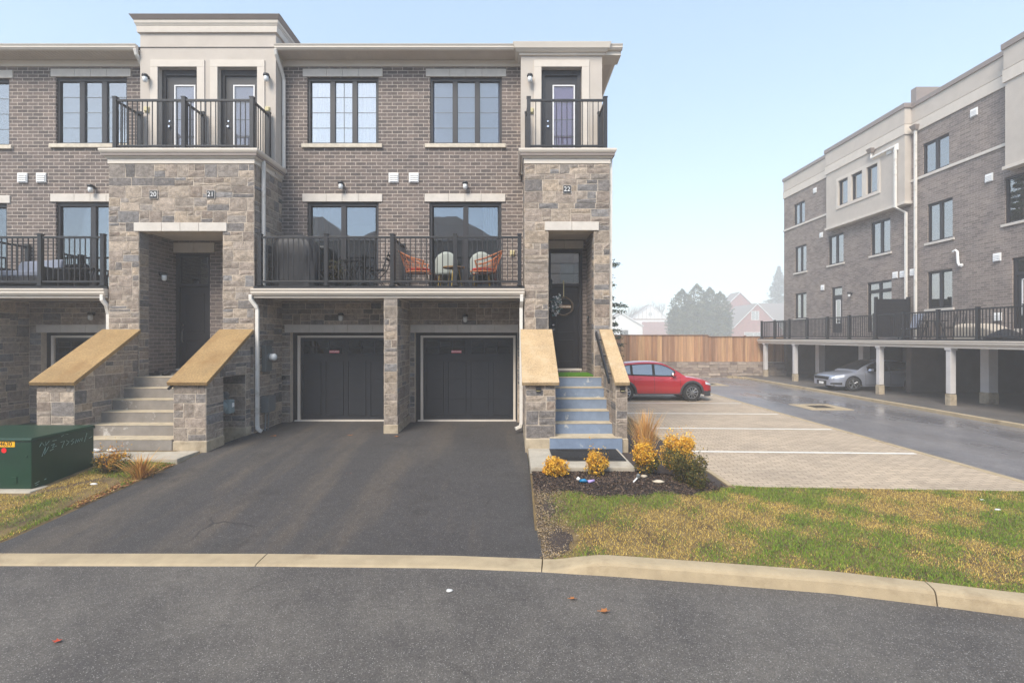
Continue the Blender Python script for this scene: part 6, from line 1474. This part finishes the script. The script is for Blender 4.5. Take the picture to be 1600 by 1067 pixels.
# ---------------------------------------------------------------- trees
def foliage(name, P, size, cols, rng, t, aspect=.5, flat=0.):
    C = np.array([lin(c) for c in cols]); v, f = leaf_cloud(P, size, None, rng, flat, aspect)
    cl = (np.sin(P[:, 0] * 2.1) + np.sin(P[:, 2] * 2.7 + P[:, 0]) + rng.normal(0, .8, len(P))); k = np.clip(((cl + 2) / 4 * len(C)).astype(int), 0, len(C) - 1)
    c = C[k] * rng.uniform(.8, 1.2, (len(P), 1)); c[:, 3] = 1; return fast_mesh(name, v, f, c, M["leaf"], t)
Y = 138; rng = np.random.default_rng(41)
t = thing("cedar_clump", "broad dark cedar with four rounded tops standing behind the fence", "tree", (q(1090, Y), Y, .5)); P = []
for xt, yt, r in ((1066, 452, 1.35), (1089, 444, 1.4), (1109, 449, 1.25), (1125, 456, 1.2), (1078, 470, 1.5), (1100, 468, 1.6), (1056, 478, .95), (1131, 478, .85)):
    X, Zt = q(xt, Y), pz(yt, Y); n = 3600; h = Zt - .5; u = rng.random(n); z = .5 + h * u; prof = np.where(u < .55, .8 + .2 * u / .55, np.clip(1 - ((u - .55) / .45) ** 2.3, .02, 1)); a0 = rng.uniform(0, 6.28, n); rr = 2.5 * r * prof * rng.uniform(.6, 1.12, n) * (1 + .13 * np.sin(a0 * 5 + z * 3) + .1 * np.sin(z * 6))
    P.append(np.stack([X + rr * np.cos(a0), Y + rr * np.sin(a0) * .9, z], 1))
foliage("crown", np.concatenate(P), .34, ((52, 62, 46), (66, 76, 54), (80, 88, 62), (96, 98, 72)), rng, t, .4)
a = MB()
for dx in (-1.1, -.3, .5, 1.2): a.tube([(q(1090, Y) + dx * .8, Y, .3), (q(1090, Y) + dx * 3.0, Y, 9), (q(1090, Y) + dx * 3.5, Y, 15)], [.44, .33, .1], 7)
a.build("trunk", M["bark"], t)
def conifer(lb, X, Y, zb, h, r, n, seed, cols, size=.12, droop=.25):
    rng = np.random.default_rng(seed); t = thing("spruce_tree", lb, "tree", (X, Y, zb)); a = MB(); a.tube([(X, Y, zb), (X, Y, zb + h * .6), (X, Y, zb + h)], [r * .09, r * .05, .02], 7); a.build("trunk", M["bark"], t); P = []; br = MB()
    lv = int(h / .42)
    for i in range(lv):
        u = (i + .5) / lv; z = zb + h * (.08 + .9 * u); L = r * (1 - u) ** .8 * rng.uniform(.75, 1.1)
        for k in range(9):
            w0 = rng.uniform(0, 6.28); l = L * rng.uniform(.6, 1.1); m = max(6, int(n / (lv * 9))); s = rng.random(m) ** .7; zz = z - droop * l * s + .12 * l * s ** 2
            P.append(np.stack([X + np.cos(w0) * l * s + rng.normal(0, .06 + .08 * l * .3, m), Y + np.sin(w0) * l * s + rng.normal(0, .06 + .08 * l * .3, m), zz + rng.normal(0, .05, m) - np.abs(rng.normal(0, .06, m))], 1))
            br.tube([(X, Y, z), (X + math.cos(w0) * l, Y + math.sin(w0) * l, z - droop * l + .12 * l)], [.025, .008], 4)
    br.build("limb", M["bark"], t); foliage("crown", np.concatenate(P), size, cols, rng, t, .35)
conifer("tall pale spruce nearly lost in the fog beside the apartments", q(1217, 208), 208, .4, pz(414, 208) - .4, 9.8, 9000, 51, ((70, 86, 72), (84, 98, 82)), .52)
conifer("dark green spruce whose branch tips show past the house corner", 4.75, 30.0, -.4, 13.4, 2.6, 34000, 52, ((40, 56, 38), (54, 70, 46), (66, 80, 54)), .085)
def bare(lb, X, Y, zb, h, seed, spread=.5, depth=5, r0=.1, name="bare_tree"):
    rg = random.Random(seed); t = thing(name, lb, "tree", (X, Y, zb)); a = MB(); b = MB()
    def grow(p, d, L, r, k):
        e = p + d * L; (a if k == depth else b).tube([p, p + d * L * .5 + Vector((rg.uniform(-.04, .04), rg.uniform(-.04, .04), 0)) * L, e], [r, r * .85, r * .65], 5)
        if k == 0: return
        for _ in range(3 if k > 2 else 2):
            nd = (d + Vector((rg.uniform(-1, 1), rg.uniform(-1, 1), rg.uniform(-.1, .7))) * spread).normalized(); grow(p + d * L * rg.uniform(.6, 1), nd, L * rg.uniform(.6, .8), r * .6, k - 1)
    grow(Vector((X, Y, zb)), Vector((0, 0, 1)), h * .3, r0, depth); a.build("trunk", M["bark"], t); b.build("branches", M["bark"], t)
bare("leafless thin tree whose twigs reach past the house corner above the fence", 5.6, 33.5, .5, 3.6, 61, .7, 5, .05)
for i, (x, Y, yt) in enumerate(((1000, 238, 455), (1030, 242, 448), (975, 234, 462))):
    bare(("leafless tree behind the half-timbered house, left one in the fog", "tallest leafless tree in the fog above the half-timbered house", "leafless tree in the fog above the white garage")[i], q(x, Y), Y, .4, (pz(yt, Y) - .4) * 1.0, 70 + i, .45, 5, .55)

# ---------------------------------------------------------------- cars
def car(name, label, loc, rz, p, paint, clad, seed=0):
    t = thing(name, label, "car", loc, rz); T = p
    I = lambda tab, x: float(np.interp(x, [a for a, _ in tab], [b for _, b in tab]))
    L0, L1 = T["x0"], T["x1"]; ax = T["axles"]; R_ = T["R"]; arch = R_ + .055
    def zb(x):
        z = I(T["sill"], x)
        for a in ax:
            d = abs(x - a)
            if d < arch: z = max(z, R_ + math.sqrt(arch * arch - d * d))
        return z
    belt = lambda x: I(T["belt"], x); hw = lambda x: I(T["hw"], x); roof = lambda x: I(T["roof"], x)
    xs = sorted(set([round(v, 3) for v in np.linspace(L0, L1, 70)] + [round(a + s * arch * math.cos(w), 3) for a in ax for s in (-1, 1) for w in np.linspace(0, math.pi / 2, 10)] + [L1 - .02, L1 - .05, L0 + .02, L0 + .05]))
    prof = [(0, .955), (.12, .985), (.3, 1.0), (.55, 1.0), (.72, .985), (.86, .965), (.95, .935), (1.0, .90)]
    def side(x, v, s):
        z0, z1 = min(zb(x), belt(x) - .04), belt(x); full0 = I(T["sill"], x); z = lerp(z0, z1, v); vv = (z - full0) / max(.05, z1 - full0)
        k = float(np.interp(vv, [a for a, _ in prof], [b for _, b in prof])); return Vector((x, s * hw(x) * k, z))
    def top(x, u): # u -1..1
        z = belt(x); y = hw(x) * .90 * u; return Vector((x, y, z + T["crown"] * (1 - u * u)))
    b = MB(); rows = []; V = np.linspace(0, 1, 9); U = np.linspace(-1, 1, 13)[1:-1]
    for x in xs: rows.append([side(x, v, -1) for v in V] + [top(x, u) for u in U] + [side(x, v, 1) for v in V[::-1]])
    b.grid(rows); b.poly(rows[0]); b.poly(rows[-1]); body = b.build("body", M[paint], t, local=True, smooth=True)
    body.data.polygons.foreach_set("use_smooth", [len(q_.vertices) == 4 for q_ in body.data.polygons])
    # dark underbody closing the wheel wells
    u = MB(); u.box(L0 + .12, -hw(0) * .80, T["sill"][1][1] - .02, L1 - .12, hw(0) * .80, .62); u.build("underbody", M["tyre"], t, local=True)
    # greenhouse
    gx0, gx1 = T["gx"]; inset = T["tumble"]
    def gs(x, v, s): z0, z1 = belt(x) - .01, roof(x); h = max(0, z1 - z0); y0 = hw(x) * .895; y1 = y0 - inset * min(1, h / .5); v2 = v; return Vector((x, s * lerp(y0, y1, v2 ** 1.25), lerp(z0, z1, v)))
    def gt(x, u): z = roof(x); h = max(0, z - belt(x)); y = (hw(x) * .895 - inset * min(1, h / .5)) * u; return Vector((x, y, z + .045 * (1 - u * u) * min(1, h / .3)))
    gxs = np.linspace(gx0, gx1, 60); rows = [[gs(x, v, -1) for v in np.linspace(0, 1, 6)] + [gt(x, k) for k in np.linspace(-1, 1, 11)[1:-1]] + [gs(x, v, 1) for v in np.linspace(1, 0, 6)] for x in gxs]
    g = MB(); g.grid(rows); g.poly(rows[0]); g.poly(rows[-1]); g.build("cabin", M[T.get("cabin", paint)], t, local=True, smooth=True)
    def patch(nm, fn, mat, off, par=t):
        k = MB(); k.grid([[p_ + off for p_ in r] for r in fn]); o = k.build(nm, M[mat], par, local=True, smooth=True); return o
    for s in (-1, 1):
        for x0, x1 in T["wins"]:
            fn = []
            for x in np.linspace(x0, x1, 16): 
                h = roof(x) - belt(x); va, vb = min(.5, .06 / max(h, .08)), 1 - min(.5, .085 / max(h, .08)); fn.append([gs(x, lerp(va, vb, q_), s) for q_ in np.linspace(0, 1, 6)])
            patch("side_window", fn, "glass_dark" if T.get("darkwin") else "glass_carpane", Vector((0, s * .010, .002)))
            fb = []
            for x in np.linspace(x0 - .06, x1 + .07, 16):
                h = roof(x) - belt(x); va, vb = min(.5, .015 / max(h, .08)), 1 - min(.5, .05 / max(h, .08)); fb.append([gs(x, lerp(va, vb, q_), s) for q_ in np.linspace(0, 1, 6)])
            patch("window_trim", fb, "tyre", Vector((0, s * .005, .001)))
        d0, d1 = T["doors"]
        for x0, x1 in ((d0[0], d0[1]), (d1[0], d1[1])):
            k = MB()
            for x in (x0, x1):
                pts = [side(x, v, s) + Vector((0, s * .004, 0)) for v in np.linspace(.12, 1, 9)]; k.tube(pts, .0045, 4)
            k.tube([side(x, .12, s) + Vector((0, s * .004, 0)) for x in np.linspace(x0, x1, 8)], .0045, 4); k.build("door_seam", M["tyre"], t, local=True)
        for hx in T["handles"]: k = MB(); c = side(hx, .86, s); k.box(c.x - .10, c.y - .015 if s < 0 else c.y, c.z - .018, c.x + .10, c.y if s < 0 else c.y + .015, c.z + .018); k.build("door_handle", M[paint], t, local=True, bevel=.006)
        mx = T["mirror"]; c = gs(mx, .12, s); k = MB(); k.hexa([(mx - .09, c.y + s * .06, c.z), (mx + .08, c.y + s * .06, c.z + .01), (mx + .05, c.y + s * .22, c.z + .02), (mx - .09, c.y + s * .24, c.z + .0), (mx - .09, c.y + s * .06, c.z + .13), (mx + .03, c.y + s * .06, c.z + .12), (mx + .01, c.y + s * .22, c.z + .11), (mx - .09, c.y + s * .24, c.z + .13)]); k.box(mx - .03, min(c.y, c.y + s * .08), c.z + .01, mx + .03, max(c.y, c.y + s * .08), c.z + .05); k.build("mirror", M[T.get("mirror_mat", paint)], t, local=True, bevel=.02)
    wx0, wx1 = T["wind"]; patch("windscreen", [[gt(x, k) for k in np.linspace(-.93, .93, 11)] for x in np.linspace(wx0, wx1, 10)], "glass_dark" if T.get("darkwin") else "glass_carpane", Vector((.008, 0, .010)))
    rx0, rx1 = T["rear"]; patch("rear_window", [[gt(x, k) for k in np.linspace(-.88, .88, 9)] for x in np.linspace(rx0, rx1, 8)], "glass_dark", Vector((-.006, 0, .010)))
    if clad:
        for s in (-1, 1):
            for a in ax:
                k = MB(); r0, r1 = arch - .004, arch + .085; rows = []
                for w in np.linspace(-.15, math.pi + .15, 26):
                    pa = []
                    for rr in (r0, r0 + .01, r1 - .012, r1):
                        x = a + rr * math.cos(w); z = R_ + rr * math.sin(w); xx = min(L1 - .01, max(L0 + .01, x)); vv = (z - I(T["sill"], xx)) / max(.05, belt(xx) - I(T["sill"], xx)); kk = float(np.interp(vv, [q_[0] for q_ in prof], [q_[1] for q_ in prof])); pa.append(Vector((xx, s * (hw(xx) * kk + (.016 if rr in (r0 + .01, r1 - .012) else .0)), z)))
                    rows.append(pa)
                k.grid(rows); k.build("arch_cladding", M["car_clad"], t, local=True, smooth=True)
            k = MB(); rows = [[side(x, 0, s) + Vector((0, s * o, dz)) for o, dz in ((0, -.005), (.012, .0), (.014, .10), (0, .125))] for x in np.linspace(ax[0] + arch + .0, ax[1] - arch - .0, 14)]; k.grid(rows); k.build("sill_cladding", M["car_clad"], t, local=True)
        for xe, sg in ((L1, 1), (L0, -1)):
            k = MB(); rows = [[Vector((xx, y * hw(xx) * 1.01, z)) for z in (.20, .30, .42)] for xx, y in [(xe - sg * .40, -1), (xe - sg * .2, -1), (xe - sg * .08, -1), (xe + sg * .01, -.9), (xe + sg * .015, 0), (xe + sg * .01, .9), (xe - sg * .08, 1), (xe - sg * .2, 1), (xe - sg * .40, 1)]]; k.grid(rows); k.build("bumper_cladding", M["car_clad"], t, local=True)
    # lamps, grille, plate
    for s in (-1, 1):
        fn = []
        for x in np.linspace(T["head"][0], T["head"][1], 8):
            fn.append([side(x, v, s) for v in (T["head"][2], (T["head"][2] + T["head"][3]) / 2, T["head"][3])])
        patch("headlight", fn, "headlight", Vector((.006, s * .008, .002)))
        fn = [[side(x, v, s) for v in (.68, .78, .88)] for x in np.linspace(L0 + .01, L0 + .28, 6)]; patch("taillight", fn, "tail_red", Vector((-.004, s * .008, 0)))
    y_ = hw(L1 - .02) * .98; k = MB(); zg = T["grille"]; xg = L1 + .004
    k.box(xg - .05, -y_ * .86, zg[0], xg + .008, y_ * .86, zg[1]); k.box(xg - .05, -y_ * .6, zg[2], xg + .006, y_ * .6, zg[3])
    for q_ in range(3): z = lerp(zg[0], zg[1], (q_ + .5) / 3); k.box(xg + .008, -y_ * .8, z - .008, xg + .014, y_ * .8, z + .004)
    k.build("grille", M["tyre"], t, local=True, bevel=.01)
    k = MB(); k.box(xg - .02, -.16, zg[2] + .02, xg + .022, .16, zg[2] + .13); k.build("plate", M["white_plastic"], t, local=True)
    if T.get("fog"):
        for s in (-1, 1):
            fn = [[side(x, v, s) for v in (.16, .26, .34)] for x in np.linspace(L1 - .42, L1 - .02, 7)]; patch("fog_lamp_intake", fn, "tyre", Vector((.004, s * .008, 0)))
        k = MB(); k.box(xg - .02, -y_ * .95, zg[1] + .012, xg + .014, y_ * .95, zg[1] + .045); k.build("grille_bar", M["rim"], t, local=True, bevel=.006)
    # wheels
    for a in ax:
        for s in (-1, 1):
            yy = s * (hw(a) - .02); w_ = MB(); w_.lathe([(R_ * .62, -.10), (R_ * .93, -.105), (R_, -.08), (R_, .08), (R_ * .93, .105), (R_ * .62, .10)], (a, yy - s * .105, R_), 36, 'y', cap=False); wo = w_.build("wheel", M["tyre"], t, local=True, smooth=True)
            r_ = MB(); yo = yy - s * .01; r_.lathe([(R_ * .66, 0), (R_ * .70, .004), (R_ * .70, .012), (R_ * .60, .016), (R_ * .60, 0), (R_ * .66, 0)], (a, yo - .008, R_), 36, 'y', cap=False)
            ns = T["spokes"]
            for q_ in range(ns):
                w0 = 2 * math.pi * q_ / ns + .2
                for dw in ((-.09, .09) if ns == 5 else (0,)):
                    c0, s0 = math.cos(w0 + dw), math.sin(w0 + dw); r_.tube([(a + c0 * .05, yo - s * .01, R_ + s0 * .05), (a + c0 * R_ * .68, yo, R_ + s0 * R_ * .68)], [.026, .020], 5)
            r_.lathe([(.06, -.01), (.06, .012)], (a, yo, R_), 14, 'y'); r_.build("rim", M["rim"], wo, local=True)
            d_ = MB(); d_.lathe([(R_ * .62, -.005), (R_ * .62, .005)], (a, yy - s * .06, R_), 24, 'y'); d_.build("brake_disc", M["tyre"], wo, local=True)
    return t
glass_mat("glass_carpane", tint=(.35, .42, .44, 1), refl=.42, rcol=(.80, .82, .82, 1))
CROSS = dict(x0=-2.2, x1=2.2, axles=(-1.36, 1.32), R=.345, crown=.06, tumble=.22,
    sill=[(-2.2, .42), (-1.9, .30), (-1, .27), (1, .27), (1.9, .27), (2.2, .36)],
    belt=[(-2.2, .86), (-2.1, 1.0), (-1.8, 1.07), (-1.0, 1.02), (0, .985), (.8, .97), (1.1, .955), (1.5, .90), (1.85, .83), (2.08, .74), (2.16, .68), (2.2, .62)],
    hw=[(-2.2, .62), (-2.12, .76), (-1.9, .86), (-1.3, .895), (0, .885), (1.2, .90), (1.7, .87), (1.95, .80), (2.1, .70), (2.17, .6), (2.2, .48)],
    roof=[(-2.15, .92), (-2.0, 1.12), (-1.75, 1.32), (-1.55, 1.42), (-1.2, 1.49), (-.7, 1.53), (-.3, 1.54), (0, 1.525), (.2, 1.49), (.45, 1.39), (.8, 1.17), (1.1, .97)], gx=(-2.14, 1.08),
    wins=[(-1.55, -1.12), (-1.02, -.24), (-.13, .62)], wind=(.34, .98), rear=(-2.08, -1.62), doors=((-1.0, -.18), (-.18, .85)), handles=(-.78, .12), mirror=.62, head=(1.86, 2.15, .74, .92), grille=(.50, .66, .3, .42), spokes=10, mirror_mat="car_red")
SEDAN = dict(x0=-2.32, x1=2.32, axles=(-1.3, 1.40), R=.325, crown=.05, tumble=.25,
    sill=[(-2.32, .36), (-2.0, .26), (-1, .22), (1, .22), (2.0, .21), (2.32, .24)],
    belt=[(-2.32, .86), (-2.2, .98), (-1.8, 1.0), (-1, .95), (0, .90), (.8, .88), (1.3, .84), (1.8, .77), (2.1, .70), (2.25, .64), (2.32, .58)],
    hw=[(-2.32, .66), (-2.2, .80), (-1.9, .87), (0, .895), (1.4, .90), (1.8, .88), (2.05, .82), (2.2, .72), (2.28, .64), (2.32, .58)],
    roof=[(-2.0, 1.0), (-1.6, 1.16), (-1.2, 1.31), (-.8, 1.39), (-.3, 1.415), (.1, 1.39), (.45, 1.27), (.9, 1.06), (1.2, .88)], gx=(-1.98, 1.18),
    wins=[(-1.15, -.35), (-.25, .62)], wind=(.22, 1.08), rear=(-1.8, -1.15), doors=((-1.15, -.3), (-.3, .85)), handles=(-.9, .0), mirror=.66, head=(1.80, 2.26, .78, .96), grille=(.50, .62, .26, .44), spokes=5, darkwin=True, fog=True)
red = car("crossover_car", "bright red crossover car with black wheel arch cladding parked on the pavers", (5.86, 20.75, ZL), 0, CROSS, "car_red", True)
NV = dict(CROSS); NV["mirror_mat"] = "car_navy"
car("crossover_car", "dark blue car almost hidden behind the red crossover, only its roof showing", (4.7, 23.6, ZL), 0, NV, "car_navy", True)
car("sedan_car", "silver sedan parked nose out under the apartment carport", (17.05, 23.75, ZP), math.pi, SEDAN, "car_silver", False)

# ---------------------------------------------------------------- houses across the street (seen in the balcony glass)
t = thing("opposite_house", "dark brick house row across the street with hipped roof, seen reflected in the balcony doors", "house", (-2, -15, ZS))
mb = MB(); mb.box(-26, -25, ZS, 24, -15, 10.0); mb.build("wall", M["brick"], t)
mb = MB()
for a, b in ((-26, -13), (-13, -1), (-1, 11), (11, 24)):
    mb.poly([(a, -14.6, 10.0), (b, -14.6, 10.0), (b - 4, -19, 13.0), (a + 4, -19, 13.0)]); mb.poly([(a, -14.6, 10.0), (a + 4, -19, 13.0), (a, -25.4, 10.0)]); mb.poly([(b, -14.6, 10.0), (b - 4, -19, 13.0), (b, -25.4, 10.0)]); mb.poly([(a, -25.4, 10.0), (b, -25.4, 10.0), (b - 4, -19, 13.0), (a + 4, -19, 13.0)])
mb.build("roof", M["roof_shingle"], t)
for x in np.arange(-24, 23, 3.1):
    for z in (3.6, 6.6): k = MB(); k.box(x, -15.0, z, x + 1.5, -14.96, z + 1.5); k.build("window", M["glass_dark"], t)

# ---------------------------------------------------------------- haze
hm = bpy.data.materials.new("haze"); hm.use_nodes = True; ht = hm.node_tree
for n in list(ht.nodes): ht.nodes.remove(n)
ho = ht.nodes.new("ShaderNodeOutputMaterial"); pv = ht.nodes.new("ShaderNodeVolumePrincipled"); pv.inputs["Color"].default_value = (.97, .975, 1.0, 1); pv.inputs["Density"].default_value = HAZE; pv.inputs["Anisotropy"].default_value = 0.0
ht.links.new(pv.outputs[0], ho.inputs["Volume"])
mb = MB(); mb.box(-285, -60, -2.2, 285, 285, 42.0); tag(mb.build("haze", hm), kind="stuff")
